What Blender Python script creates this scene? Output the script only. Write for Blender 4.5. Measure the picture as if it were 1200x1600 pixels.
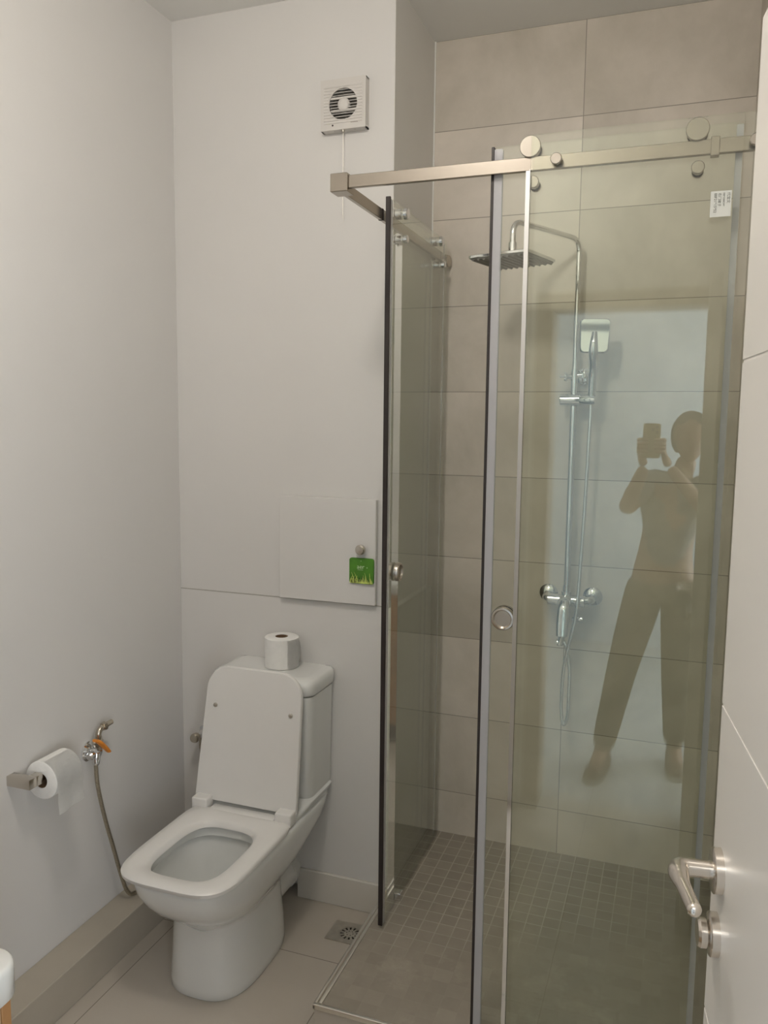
import bpy, bmesh, math, random
from mathutils import Vector, Matrix, noise
random.seed(4)
for o in list(bpy.data.objects): bpy.data.objects.remove(o, do_unlink=True)
scene = bpy.context.scene
COL = scene.collection

# ------------------------------------------------------------------ camera
cd = bpy.data.cameras.new('camera'); cam = bpy.data.objects.new('camera', cd); COL.objects.link(cam)
R_ = Vector((0.94022, 0.34038, 0.01114)).normalized()
F_ = Vector((-0.33712, 0.93486, -0.11132)).normalized()
U_ = R_.cross(F_).normalized(); R_ = F_.cross(U_).normalized()
m = Matrix((R_, U_, -F_)).transposed().to_4x4(); m.translation = (0, 0, 1.663)
cam.matrix_world = m
cd.sensor_fit = 'HORIZONTAL'; cd.sensor_width = 36.0; cd.lens = 36.0 * 1264.4 / 1200.0
cd.clip_start = 0.02; cd.clip_end = 100
scene.camera = cam

# ------------------------------------------------------------------ world, lights, exposure
w = bpy.data.worlds.new('world'); scene.world = w; w.use_nodes = True
bg = w.node_tree.nodes['Background']; bg.inputs[0].default_value = (0.62, 0.78, 1.0, 1); bg.inputs[1].default_value = 2.0
vs = scene.view_settings
vs.view_transform = 'Standard'; vs.look = 'None'; vs.gamma = 1.0; vs.use_curve_mapping = False
vs.exposure = 0.02

def area(name, loc, direction, sx, sy, power, color, shape='RECTANGLE'):
    l = bpy.data.lights.new(name, 'AREA'); l.energy = power; l.color = color; l.shape = shape
    l.size = sx; l.size_y = sy
    o = bpy.data.objects.new(name, l); COL.objects.link(o); o.location = loc
    o.rotation_euler = Vector(direction).to_track_quat('-Z', 'Y').to_euler()
    return o
# daylight entering the hall through the window in its right-hand wall
area('hall_daylight', (1.52, -1.15, 1.45), (-1, 0.05, -0.05), 1.5, 1.5, 75, (0.93, 0.965, 1.0))
# the bathroom's ceiling lamp
def lamp(name, loc, power, color, radius):
    l = bpy.data.lights.new(name, 'POINT'); l.energy = power; l.color = color; l.shadow_soft_size = radius
    o = bpy.data.objects.new(name, l); COL.objects.link(o); o.location = loc; return o
lamp('bathroom_lamp_light', (-0.66, 0.98, 2.85), 26, (1.0, 0.935, 0.86), 0.10)
# unseen fill lamp under the hall ceiling, brightening the hall
lamp('hall_fill_light', (-0.3, -1.1, 2.80), 22, (1.0, 0.95, 0.88), 0.15)

# ------------------------------------------------------------------ dimensions
XL, XC, XR = -1.644, -0.859, 0.177
YB, YS, YF = 2.431, 2.848, 0.34
HC, HS = 2.971, 0.105

# ------------------------------------------------------------------ materials
def new_mat(name):
    m = bpy.data.materials.new(name); m.use_nodes = True
    nt = m.node_tree; b = nt.nodes['Principled BSDF']
    return m, nt, b
def noise_col(nt, c1, c2, scale, detail=4, rough=0.6, lo=0.35, hi=0.65, vec=None):
    n = nt.nodes.new('ShaderNodeTexNoise'); n.inputs['Scale'].default_value = scale
    n.inputs['Detail'].default_value = detail; n.inputs['Roughness'].default_value = rough
    if vec is None:
        tc = nt.nodes.new('ShaderNodeTexCoord'); vec = tc.outputs['Object']
    nt.links.new(vec, n.inputs['Vector'])
    r = nt.nodes.new('ShaderNodeValToRGB'); r.color_ramp.elements[0].position = lo; r.color_ramp.elements[1].position = hi
    r.color_ramp.elements[0].color = (*c1, 1); r.color_ramp.elements[1].color = (*c2, 1)
    nt.links.new(n.outputs['Fac'], r.inputs['Fac'])
    return r.outputs['Color'], n
def bump(nt, b, height, strength=0.2, dist=0.002):
    bp = nt.nodes.new('ShaderNodeBump'); bp.inputs['Strength'].default_value = strength; bp.inputs['Distance'].default_value = dist
    nt.links.new(height, bp.inputs['Height']); nt.links.new(bp.outputs['Normal'], b.inputs['Normal'])
def plain(name, col, rough=0.5, metal=0.0, vary=0.04, scale=6.0, coat=0.0, bumpy=0.0, bscale=80, spec=0.5):
    m, nt, b = new_mat(name)
    c1 = tuple(max(0, c * (1 - vary)) for c in col); c2 = tuple(min(1, c * (1 + vary)) for c in col)
    c, n = noise_col(nt, c1, c2, scale)
    nt.links.new(c, b.inputs['Base Color'])
    b.inputs['Roughness'].default_value = rough; b.inputs['Metallic'].default_value = metal
    b.inputs['Coat Weight'].default_value = coat; b.inputs['Coat Roughness'].default_value = 0.06
    b.inputs['Specular IOR Level'].default_value = spec
    if bumpy:
        n2 = nt.nodes.new('ShaderNodeTexNoise'); n2.inputs['Scale'].default_value = bscale; n2.inputs['Detail'].default_value = 5
        tc = nt.nodes.new('ShaderNodeTexCoord'); nt.links.new(tc.outputs['Object'], n2.inputs['Vector'])
        bump(nt, b, n2.outputs['Fac'], bumpy, 0.002)
    return m
def mathn(nt, op, a, bb=None):
    n = nt.nodes.new('ShaderNodeMath'); n.operation = op
    for i, v in enumerate((a, bb)):
        if v is None: continue
        if isinstance(v, (int, float)): n.inputs[i].default_value = v
        else: nt.links.new(v, n.inputs[i])
    return n.outputs[0]
def tile_mat(name, c1, c2, grout, axes, g=0.003, rough=0.35, nscale=2.5, lo=0.3, hi=0.7, stains=None, fade=None):
    """axes: list of (axis index, offset, pitch); world-space grid of joints"""
    m, nt, b = new_mat(name)
    geo = nt.nodes.new('ShaderNodeNewGeometry'); sep = nt.nodes.new('ShaderNodeSeparateXYZ')
    nt.links.new(geo.outputs['Position'], sep.inputs[0])
    mask = None; idx = None
    for ax, off, pitch in axes:
        t = mathn(nt, 'SUBTRACT', sep.outputs[ax], off); t = mathn(nt, 'DIVIDE', t, pitch)
        fl = mathn(nt, 'FLOOR', t)
        fr = mathn(nt, 'FRACT', t)
        d = mathn(nt, 'ABSOLUTE', mathn(nt, 'SUBTRACT', fr, 0.5))
        k = mathn(nt, 'GREATER_THAN', d, 0.5 - g / 2 / pitch)
        mask = k if mask is None else mathn(nt, 'MAXIMUM', mask, k)
        fl = mathn(nt, 'MULTIPLY', fl, 7.31 + 5.17 * ax)
        idx = fl if idx is None else mathn(nt, 'ADD', idx, fl)
    n = nt.nodes.new('ShaderNodeTexNoise'); n.noise_dimensions = '4D'; n.inputs['Scale'].default_value = nscale
    n.inputs['Detail'].default_value = 7; n.inputs['Roughness'].default_value = 0.62; n.inputs['Distortion'].default_value = 0.5
    nt.links.new(geo.outputs['Position'], n.inputs['Vector']); nt.links.new(idx, n.inputs['W'])
    r = nt.nodes.new('ShaderNodeValToRGB'); r.color_ramp.elements[0].position = lo; r.color_ramp.elements[1].position = hi
    r.color_ramp.elements[0].color = (*c1, 1); r.color_ramp.elements[1].color = (*c2, 1)
    nt.links.new(n.outputs['Fac'], r.inputs['Fac'])
    col = r.outputs['Color']
    if stains:
        sc, _ = noise_col(nt, (0, 0, 0), (1, 1, 1), stains[1], 8, 0.7, stains[2], stains[3], geo.outputs['Position'])
        mx = nt.nodes.new('ShaderNodeMix'); mx.data_type = 'RGBA'
        nt.links.new(mathn(nt, 'MULTIPLY', sc, 0.5), mx.inputs['Factor']); nt.links.new(col, mx.inputs[6]); mx.inputs[7].default_value = (*stains[0], 1)
        col = mx.outputs[2]
    mx = nt.nodes.new('ShaderNodeMix'); mx.data_type = 'RGBA'
    fac = mask
    if fade:   # grout is worn and dirty in places
        gn, nf = noise_col(nt, (0, 0, 0), (1, 1, 1), 5.0, 4, 0.6, 0.0, 1.0, geo.outputs['Position'])
        sy = nt.nodes.new('ShaderNodeMapRange'); sy.inputs['From Min'].default_value = 2.08; sy.inputs['From Max'].default_value = 2.42; sy.inputs['To Min'].default_value = fade; sy.inputs['To Max'].default_value = 0.9
        nt.links.new(mathn(nt, 'ADD', sep.outputs[1], mathn(nt, 'SUBTRACT', mathn(nt, 'MULTIPLY', mathn(nt, 'SUBTRACT', nf.outputs['Fac'], 0.5), 0.9), mathn(nt, 'MULTIPLY', mathn(nt, 'MAXIMUM', mathn(nt, 'ADD', sep.outputs[0], 0.5), 0.0), 0.8))), sy.inputs['Value'])
        fac = mathn(nt, 'MULTIPLY', mask, sy.outputs[0])
    nt.links.new(fac, mx.inputs['Factor']); nt.links.new(col, mx.inputs[6]); mx.inputs[7].default_value = (*grout, 1)
    nt.links.new(mx.outputs[2], b.inputs['Base Color'])
    b.inputs['Roughness'].default_value = rough
    bump(nt, b, mathn(nt, 'SUBTRACT', 1.0, fac), 0.35, 0.001)
    return m

M = {}
M['wall'] = plain('painted_wall', (0.735, 0.722, 0.700), 0.55, vary=0.015, scale=1.2, bumpy=0.05, bscale=220, spec=0.3)
M['hallwall'] = plain('hall_wall_daylight_tint', (0.62, 0.69, 0.75), 0.6, vary=0.02, scale=1.0)  # blue cast of the daylight is put into this wall colour
M['ceil'] = plain('ceiling_paint', (0.86, 0.855, 0.83), 0.8, vary=0.015, scale=1.0)
M['reveal'] = plain('niche_paint', (0.82, 0.81, 0.78), 0.5, vary=0.02, scale=2)
M['wtile'] = tile_mat('shower_wall_tiles', (0.545, 0.50, 0.42), (0.80, 0.73, 0.645), (0.30, 0.27, 0.22), [(0, -0.344, 0.6), (2, 2.971, 0.3)], 0.0025, 0.38, 2.2)
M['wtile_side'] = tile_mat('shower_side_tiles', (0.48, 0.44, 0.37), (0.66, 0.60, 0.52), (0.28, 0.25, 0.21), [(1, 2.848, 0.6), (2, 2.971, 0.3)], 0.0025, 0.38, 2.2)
M['mosaic'] = tile_mat('shower_floor_mosaic', (0.27, 0.243, 0.20), (0.36, 0.325, 0.272), (0.50, 0.465, 0.41), [(0, -0.83, 0.0505), (1, 2.848, 0.0505)], 0.0032, 0.45, 5.0,
                       stains=((0.46, 0.42, 0.35), 6.0, 0.55, 0.70), fade=0.04)
M['floor'] = tile_mat('floor_tiles', (0.50, 0.455, 0.39), (0.56, 0.515, 0.45), (0.24, 0.21, 0.17), [(0, -1.489, 0.6), (1, 2.143, 0.6)], 0.003, 0.33, 1.6)
M['hallfloor'] = tile_mat('hall_floor_tiles', (0.52, 0.53, 0.52), (0.58, 0.59, 0.58), (0.3, 0.29, 0.27), [(0, -1.489, 0.6), (1, 0.143, 0.6)], 0.003, 0.2, 1.6)  # tile colour carries a slight cool daylight cast as well
M['grout'] = plain('wall_joint_grout', (0.42, 0.40, 0.36), 0.9, vary=0.05)
M['ledge'] = plain('ledge_tile', (0.44, 0.40, 0.33), 0.4, vary=0.05, scale=4)
M['clad'] = plain('cladding_tile', (0.86, 0.86, 0.82), 0.3, vary=0.03, scale=3)
M['base'] = plain('baseboard_tile', (0.72, 0.69, 0.63), 0.35, vary=0.03, scale=3)
M['ceramic'] = plain('white_ceramic', (0.80, 0.81, 0.79), 0.10, vary=0.008, coat=0.6)
M['plastic'] = plain('white_plastic', (0.80, 0.79, 0.765), 0.28, vary=0.01)
M['fanplastic'] = plain('fan_plastic', (0.70, 0.675, 0.64), 0.3, vary=0.01)
M['paper'] = plain('tissue_paper', (0.90, 0.895, 0.87), 0.95, vary=0.02, scale=40, bumpy=0.5, bscale=160)
M['card'] = plain('cardboard', (0.20, 0.125, 0.07), 0.9, vary=0.1, scale=30)
M['chrome'] = plain('chrome', (0.82, 0.83, 0.84), 0.06, 1.0, vary=0.01)
M['satin'] = plain('satin_steel', (0.60, 0.56, 0.50), 0.24, 1.0, vary=0.02)
M['rail'] = plain('brushed_rail', (0.41, 0.37, 0.32), 0.26, 1.0, vary=0.02, scale=20)
M['nozzle'] = plain('grey_nozzle_rubber', (0.30, 0.29, 0.26), 0.5, vary=0.05)
M['trim'] = plain('polished_trim', (0.80, 0.77, 0.71), 0.32, 1.0, vary=0.02)
M['roller'] = plain('roller_cap', (0.46, 0.425, 0.375), 0.18, 1.0, vary=0.02)
M['steel'] = plain('dull_steel', (0.62, 0.59, 0.53), 0.4, 1.0, vary=0.08, scale=40)
M['nickel'] = plain('nickel', (0.55, 0.50, 0.42), 0.25, 1.0, vary=0.03)
M['braid'] = plain('braided_steel', (0.42, 0.38, 0.30), 0.4, 0.9, vary=0.35, scale=500)
M['black'] = plain('black_rubber', (0.022, 0.016, 0.014), 0.5, vary=0.1)
M['dark'] = plain('dark_void', (0.03, 0.025, 0.02), 0.9, vary=0.3)
M['grille'] = plain('fan_shadow_plastic', (0.20, 0.19, 0.165), 0.6, vary=0.05)
M['orange'] = plain('orange_plastic', (0.78, 0.27, 0.03), 0.45, vary=0.06, scale=30)
M['green'] = plain('green_card', (0.075, 0.24, 0.02), 0.4, vary=0.25, scale=14)
M['greenlite'] = plain('pale_green_print', (0.62, 0.80, 0.48), 0.4, vary=0.05)
M['blade'] = plain('grass_blade_print', (0.62, 0.72, 0.18), 0.5, vary=0.3, scale=60)
M['bladedark'] = plain('dark_grass_print', (0.02, 0.055, 0.01), 0.5, vary=0.3, scale=60)
M['door'] = plain('door_lacquer', (0.83, 0.80, 0.755), 0.30, vary=0.012, scale=1.0)
M['groove'] = plain('door_groove', (0.86, 0.83, 0.78), 0.4, vary=0.01)
M['doorsatin'] = plain('door_handle_metal', (0.74, 0.69, 0.63), 0.22, 1.0, vary=0.02)
M['wood'] = plain('pale_wood', (0.50, 0.35, 0.20), 0.5, vary=0.12, scale=9)
M['woodedge'] = plain('orange_wood', (0.42, 0.22, 0.09), 0.5, vary=0.12, scale=9)
M['sticker'] = plain('sticker_paper', (0.72, 0.74, 0.70), 0.6, vary=0.02)
M['ink'] = plain('grey_ink', (0.10, 0.11, 0.09), 0.7, vary=0.1)
M['logo'] = plain('faint_print', (0.42, 0.36, 0.33), 0.6, vary=0.02)
M['skin'] = plain('skin', (0.42, 0.26, 0.18), 0.5, vary=0.05)
M['hair'] = plain('dark_hair', (0.03, 0.022, 0.018), 0.6, vary=0.2, scale=60)
M['shirt'] = plain('grey_shirt', (0.27, 0.26, 0.25), 0.9, vary=0.1, scale=14)
M['trouser'] = plain('olive_trousers', (0.13, 0.115, 0.085), 0.9, vary=0.1, scale=10)
M['shoe'] = plain('brown_shoes', (0.15, 0.11, 0.075), 0.6, vary=0.1)
M['phone'] = plain('phone_case', (0.42, 0.36, 0.22), 0.35, vary=0.02)
M['frame'] = plain('door_frame_paint', (0.45, 0.40, 0.32), 0.4, vary=0.02)
def emis(name, col, s):
    m, nt, b = new_mat(name); b.inputs['Emission Color'].default_value = (*col, 1); b.inputs['Emission Strength'].default_value = s
    b.inputs['Base Color'].default_value = (*col, 1); return m
M['lamp'] = emis('lamp_diffuser', (1.0, 0.93, 0.82), 3.0)
def glassy(name, tint, spec=1.0, milk=0.0, milkcol=(0.6, 0.65, 0.7)):
    """one face of a clear slab: Schlick reflection over tinted see-through"""
    m = bpy.data.materials.new(name); m.use_nodes = True; nt = m.node_tree; nt.nodes.clear()
    out = nt.nodes.new('ShaderNodeOutputMaterial'); tr = nt.nodes.new('ShaderNodeBsdfTransparent'); gl = nt.nodes.new('ShaderNodeBsdfGlossy')
    tc = nt.nodes.new('ShaderNodeTexCoord'); nz = nt.nodes.new('ShaderNodeTexNoise'); nz.inputs['Scale'].default_value = 1.3
    nt.links.new(tc.outputs['Object'], nz.inputs['Vector'])
    r = nt.nodes.new('ShaderNodeValToRGB'); r.color_ramp.elements[0].color = (*tint, 1)
    r.color_ramp.elements[1].color = (*[min(1, t * 1.01) for t in tint], 1); nt.links.new(nz.outputs['Fac'], r.inputs['Fac'])
    nt.links.new(r.outputs['Color'], tr.inputs['Color'])
    gl.inputs['Roughness'].default_value = 0.0; gl.inputs['Color'].default_value = (1, 1, 1, 1)
    geo = nt.nodes.new('ShaderNodeNewGeometry'); vm = nt.nodes.new('ShaderNodeVectorMath'); vm.operation = 'DOT_PRODUCT'
    nt.links.new(geo.outputs['Normal'], vm.inputs[0]); nt.links.new(geo.outputs['Incoming'], vm.inputs[1])
    c = mathn(nt, 'ABSOLUTE', vm.outputs['Value']); p = mathn(nt, 'POWER', mathn(nt, 'SUBTRACT', 1.0, c), 5.0)
    f = mathn(nt, 'ADD', mathn(nt, 'MULTIPLY', p, 0.96 * spec), 0.042 * spec)
    base = tr.outputs[0]
    if milk:
        df = nt.nodes.new('ShaderNodeBsdfDiffuse'); df.inputs['Color'].default_value = (*milkcol, 1)
        mm = nt.nodes.new('ShaderNodeMixShader'); mm.inputs[0].default_value = milk
        nt.links.new(base, mm.inputs[1]); nt.links.new(df.outputs[0], mm.inputs[2]); base = mm.outputs[0]
    mx = nt.nodes.new('ShaderNodeMixShader'); nt.links.new(f, mx.inputs[0]); nt.links.new(base, mx.inputs[1]); nt.links.new(gl.outputs[0], mx.inputs[2])
    nt.links.new(mx.outputs[0], out.inputs['Surface'])
    return m
M['glass'] = glassy('clear_glass', (0.970, 0.985, 0.956), 1.0)
M['seal'] = glassy('clear_seal', (0.86, 0.88, 0.90), 0.7, 0.36, (0.80, 0.78, 0.80))
M['water'] = glassy('water', (0.93, 0.96, 0.95))
M['winglass'] = glassy('window_glass', (0.97, 0.99, 1.0), 0.5)

# ------------------------------------------------------------------ helpers
def obj(name, bm, mat, parent=None, smooth=None, origin=None):
    bm.normal_update()
    me = bpy.data.meshes.new(name); 
    if origin is None:
        if parent is None and len(bm.verts):
            xs = [v.co for v in bm.verts]
            origin = Vector(((min(v.x for v in xs) + max(v.x for v in xs)) / 2, (min(v.y for v in xs) + max(v.y for v in xs)) / 2, min(v.z for v in xs)))
        else: origin = Vector((0, 0, 0)) if parent is None else parent.matrix_world.translation.copy()
    origin = Vector(origin)
    bmesh.ops.translate(bm, vec=-origin, verts=bm.verts)
    bm.to_mesh(me); bm.free()
    o = bpy.data.objects.new(name, me); COL.objects.link(o)
    mats = mat if isinstance(mat, (list, tuple)) else [mat]
    for k in mats: me.materials.append(k)
    o.matrix_world = Matrix.Translation(origin)
    if parent is not None:
        o.parent = parent
        o.matrix_parent_inverse = Matrix.Identity(4)
        o.location = origin - world_loc(parent)
    if smooth is not None:
        for p in me.polygons: p.use_smooth = True
        me.set_sharp_from_angle(angle=math.radians(smooth))
    return o
def world_loc(o):
    v = Vector(o.location)
    while o.parent: o = o.parent; v += Vector(o.location)
    return v
_old_obj = obj
def part(name, bm, mat, parent, smooth=None):
    return _obj_at(name, bm, mat, parent, smooth)
def _obj_at(name, bm, mat, parent, smooth):
    o = world_loc(parent)
    me = bpy.data.meshes.new(name); bm.normal_update()
    bmesh.ops.translate(bm, vec=-o, verts=bm.verts); bm.to_mesh(me); bm.free()
    ob = bpy.data.objects.new(name, me); COL.objects.link(ob)
    for k in (mat if isinstance(mat, (list, tuple)) else [mat]): me.materials.append(k)
    ob.parent = parent
    if smooth is not None:
        for p in me.polygons: p.use_smooth = True
        me.set_sharp_from_angle(angle=math.radians(smooth))
    return ob
def thing(name, label, cat, loc, group=None):
    o = bpy.data.objects.new(name, None); COL.objects.link(o); o.location = loc; o.empty_display_size = 0.05
    o['label'] = label; o['category'] = cat
    if group: o['group'] = group
    return o
def tag(o, label, cat, group=None):
    o['label'] = label; o['category'] = cat
    if group: o['group'] = group
    return o
def struct(name, bm, mat, smooth=None):
    o = obj(name, bm, mat, None, smooth); o['kind'] = 'structure'; return o
def B(): return bmesh.new()
def box(bm, x0, x1, y0, y1, z0, z1, bev=0.0, seg=2, mi=0):
    r = bmesh.ops.create_cube(bm, size=1.0); vs_ = r['verts']
    for v in vs_: v.co = Vector(((x0 + x1) / 2 + v.co.x * (x1 - x0), (y0 + y1) / 2 + v.co.y * (y1 - y0), (z0 + z1) / 2 + v.co.z * (z1 - z0)))
    fs = list({f for v in vs_ for f in v.link_faces})
    for f in fs: f.material_index = mi
    if bev > 0:
        es = list({e for v in vs_ for e in v.link_edges})
        bmesh.ops.bevel(bm, geom=es, offset=bev, segments=seg, affect='EDGES', profile=0.5)
    return bm
def loft(bm, rings, cap0=True, cap1=True, mi=0, closed=True):
    R = [[bm.verts.new(p) for p in r] for r in rings]
    n = len(R[0])
    for a, b_ in zip(R[:-1], R[1:]):
        for i in range(n if closed else n - 1):
            j = (i + 1) % n
            f = bm.faces.new((a[i], a[j], b_[j], b_[i])); f.material_index = mi
    if cap0: f = bm.faces.new(list(reversed(R[0]))); f.material_index = mi
    if cap1: f = bm.faces.new(R[-1]); f.material_index = mi
    return R
def frame_of(d):
    d = Vector(d).normalized(); a = Vector((0, 0, 1)) if abs(d.z) < 0.95 else Vector((1, 0, 0))
    u = d.cross(a).normalized(); v = d.cross(u).normalized(); return u, v
def lathe(bm, prof, base, axis, n=32, mi=0, sx=1.0, cap0=True, cap1=True):
    """prof: list of (distance along axis, radius)"""
    axis = Vector(axis).normalized(); u, v = frame_of(axis); base = Vector(base)
    rings = [[base + axis * t + (u * math.cos(2 * math.pi * k / n) * sx + v * math.sin(2 * math.pi * k / n)) * r for k in range(n)] for t, r in prof]
    loft(bm, rings, cap0, cap1, mi)
    bmesh.ops.recalc_face_normals(bm, faces=bm.faces)
    return bm
def cyl(bm, a, b_, r, n=24, bev=0.0):
    a = Vector(a); b_ = Vector(b_); L = (b_ - a).length
    if bev: prof = [(0, r - bev), (bev, r), (L - bev, r), (L, r - bev)]
    else: prof = [(0, r), (L, r)]
    return lathe(bm, prof, a, b_ - a, n)
def catmull(pts, k=8):
    pts = [Vector(p) for p in pts]; P = [2 * pts[0] - pts[1]] + pts + [2 * pts[-1] - pts[-2]]; out = []
    for i in range(1, len(P) - 2):
        for j in range(k):
            t = j / k; p0, p1, p2, p3 = P[i - 1:i + 3]
            out.append(0.5 * ((2 * p1) + (-p0 + p2) * t + (2 * p0 - 5 * p1 + 4 * p2 - p3) * t * t + (-p0 + 3 * p1 - 3 * p2 + p3) * t ** 3))
    out.append(pts[-1]); return out
def tube(bm, pts, r, n=14, mi=0, sy=1.0, up=None):
    pts = [Vector(p) for p in pts]; rings = []; u = None
    for i, p in enumerate(pts):
        d = (pts[min(i + 1, len(pts) - 1)] - pts[max(i - 1, 0)]).normalized()
        if u is None: u, v = frame_of(d) if up is None else ((Vector(up) - d * Vector(up).dot(d)).normalized(), None); v = d.cross(u)
        else:
            u = (u - d * u.dot(d)).normalized(); v = d.cross(u)
        rr = r(i / (len(pts) - 1)) if callable(r) else r
        rings.append([p + (u * math.cos(2 * math.pi * k / n) + v * math.sin(2 * math.pi * k / n) * sy) * rr for k in range(n)])
    loft(bm, rings, True, True, mi)
    bmesh.ops.recalc_face_normals(bm, faces=bm.faces)
    return bm
def bend(pts, r, k=6):
    """polyline with rounded corners"""
    pts = [Vector(p) for p in pts]; out = [pts[0]]
    for i in range(1, len(pts) - 1):
        a, b_, c = pts[i - 1:i + 2]; d1 = (a - b_).normalized(); d2 = (c - b_).normalized()
        rr = min(r, (a - b_).length * 0.49, (c - b_).length * 0.49); p1 = b_ + d1 * rr; p2 = b_ + d2 * rr
        for j in range(k + 1):
            t = j / k; out.append(p1 * (1 - t) ** 2 + b_ * 2 * t * (1 - t) + p2 * t * t)
    out.append(pts[-1]); return out
def srect(cx, yf, yb, hw, z, ef=3.0, eb=3.0, n=72):
    """rounded-rectangle ring; yf front (towards -Y), yb back"""
    cy = (yf + yb) / 2; hl = (yb - yf) / 2; out = []
    for k in range(n):
        t = 2 * math.pi * k / n; c, s = math.cos(t), math.sin(t); e = eb if s > 0 else ef
        out.append(Vector((cx + hw * math.copysign(abs(c) ** (2 / e), c), cy + hl * math.copysign(abs(s) ** (2 / e), s), z)))
    return out
def rrect2(w_, h_, r, n=6, corners=(1, 1, 1, 1)):
    """2D rounded rectangle centred at 0, ccw"""
    out = []
    for (sx, sy, a0), c in zip(((1, 1, 0), (-1, 1, 90), (-1, -1, 180), (1, -1, 270)), corners):
        rr = r * c
        if rr <= 0: out.append((sx * w_ / 2, sy * h_ / 2)); continue
        for k in range(n + 1):
            a = math.radians(a0 + 90 * k / n); out.append((sx * (w_ / 2 - rr) + rr * math.cos(a), sy * (h_ / 2 - rr) + rr * math.sin(a)))
    return out
def plate(bm, outline, origin, u, v, t, edge=0.0):
    """prism of a 2D outline in plane (u,v), thickness t along u x v, softened edge"""
    u = Vector(u); v = Vector(v); nrm = u.cross(v).normalized(); o = Vector(origin)
    def ring(s, d):
        return [o + u * (x * (1 - s / max(1e-6, math.hypot(x, y)))) + v * (y * (1 - s / max(1e-6, math.hypot(x, y)))) + nrm * d for x, y in outline]
    if edge: loft(bm, [ring(edge, 0), ring(0, edge), ring(0, t - edge), ring(edge, t)])
    else: loft(bm, [ring(0, 0), ring(0, t)])
    bmesh.ops.recalc_face_normals(bm, faces=bm.faces)
    return bm
def text_bm(body, size, origin, u, v, depth=0.0004, align='CENTER'):
    cu = bpy.data.curves.new('txt', 'FONT'); cu.body = body; cu.size = size; cu.extrude = depth; cu.align_x = align; cu.resolution_u = 3
    t = bpy.data.objects.new('txt', cu); COL.objects.link(t); bpy.context.view_layer.update()
    dg = bpy.context.evaluated_depsgraph_get(); me = bpy.data.meshes.new_from_object(t.evaluated_get(dg))
    bm = B(); bm.from_mesh(me); bpy.data.objects.remove(t); bpy.data.meshes.remove(me)
    u = Vector(u).normalized(); v = Vector(v).normalized(); nn = u.cross(v)
    mt = Matrix((u, v, nn)).transposed().to_4x4(); mt.translation = Vector(origin)
    bmesh.ops.transform(bm, matrix=mt, verts=bm.verts); return bm
def skin_bm(nodes, edges, sub=2):
    """nodes: {name:(pos, rx, ry)}; first is root"""
    names = list(nodes); me = bpy.data.meshes.new('sk'); me.from_pydata([nodes[k][0] for k in names], [(names.index(a), names.index(b_)) for a, b_ in edges], [])
    o = bpy.data.objects.new('sk', me); COL.objects.link(o)
    sk = o.modifiers.new('s', 'SKIN'); sk.use_smooth_shade = True
    for i, k in enumerate(names):
        me.skin_vertices[0].data[i].radius = (nodes[k][1], nodes[k][2] if len(nodes[k]) > 2 else nodes[k][1])
        me.skin_vertices[0].data[i].use_root = (i == 0)
    s = o.modifiers.new('d', 'SUBSURF'); s.levels = sub; s.render_levels = sub
    bpy.context.view_layer.update(); dg = bpy.context.evaluated_depsgraph_get()
    m2 = bpy.data.meshes.new_from_object(o.evaluated_get(dg)); bm = B(); bm.from_mesh(m2)
    bpy.data.objects.remove(o); bpy.data.meshes.remove(m2); bpy.data.meshes.remove(me); return bm

# ------------------------------------------------------------------ room shell
bm = B(); box(bm, XL - 0.1, XR + 0.1, YF - 0.12, YS + 0.1, -0.1, 0); struct('floor', bm, M['floor'])
bm = B(); box(bm, -2.2, 1.6, -2.6, YF - 0.12, -0.1, 0); struct('floor_hall', bm, M['hallfloor'])
bm = B(); box(bm, XL - 0.1, XR + 0.1, YF - 0.12, YS + 0.1, HC, HC + 0.1); struct('ceiling', bm, M['ceil'])
bm = B(); box(bm, -2.2, 1.6, -2.6, YF - 0.12, HC, HC + 0.1); struct('ceiling_hall', bm, M['ceil'])
bm = B(); box(bm, XL - 0.1, XL, YF - 0.12, YS + 0.1, 0, HC); struct('wall_left', bm, M['wall'])
# wall behind the toilet (a boxed-out shaft) with the ragged pipe hole at its foot
bm = B(); d = YB + 0.06
box(bm, XL, XC, d, YS, 0, HC)
box(bm, XL, -1.275, YB, d, 0, HC); box(bm, -1.178, XC, YB, d, 0, HC); box(bm, -1.275, -1.178, YB, d, 0.055, HC)
box(bm, -1.275, -1.262, YB + 0.01, d, 0, 0.055); box(bm, -1.20, -1.178, YB + 0.02, d, 0.03, 0.055)
struct('wall_back', bm, [M['wall']])
bm = B(); box(bm, XC - 0.0005, XC + 0.002, YB + 0.0015, YS, 1.06, HC); struct('wall_niche', bm, M['reveal'])
bm = B(); box(bm, XL, XC, YB - 0.0022, YB, 0.107, 1.0625, 0.001, 1); struct('trim_1', bm, M['wall'])
bm = B(); box(bm, XC, XC + 0.023, YB, YS, HS, 1.06, 0.002, 1); struct('trim_2', bm, M['clad'])
bm = B(); box(bm, XC, XR + 0.1, YS, YS + 0.1, 0, HC); struct('wall_shower', bm, M['wtile'])
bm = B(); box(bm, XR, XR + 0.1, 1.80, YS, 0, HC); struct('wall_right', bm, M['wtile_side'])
bm = B(); box(bm, XR + 0.004, XR + 0.1, YF - 0.12, 1.80, 0, HC); struct('wall_right_painted', bm, M['wall'])
bm = B(); box(bm, XC + 0.002, XC + 0.006, YS - 0.004, YS, 1.06, HC); struct('trim_3', bm, M['clad'])   # silicone line in the corner
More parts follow.
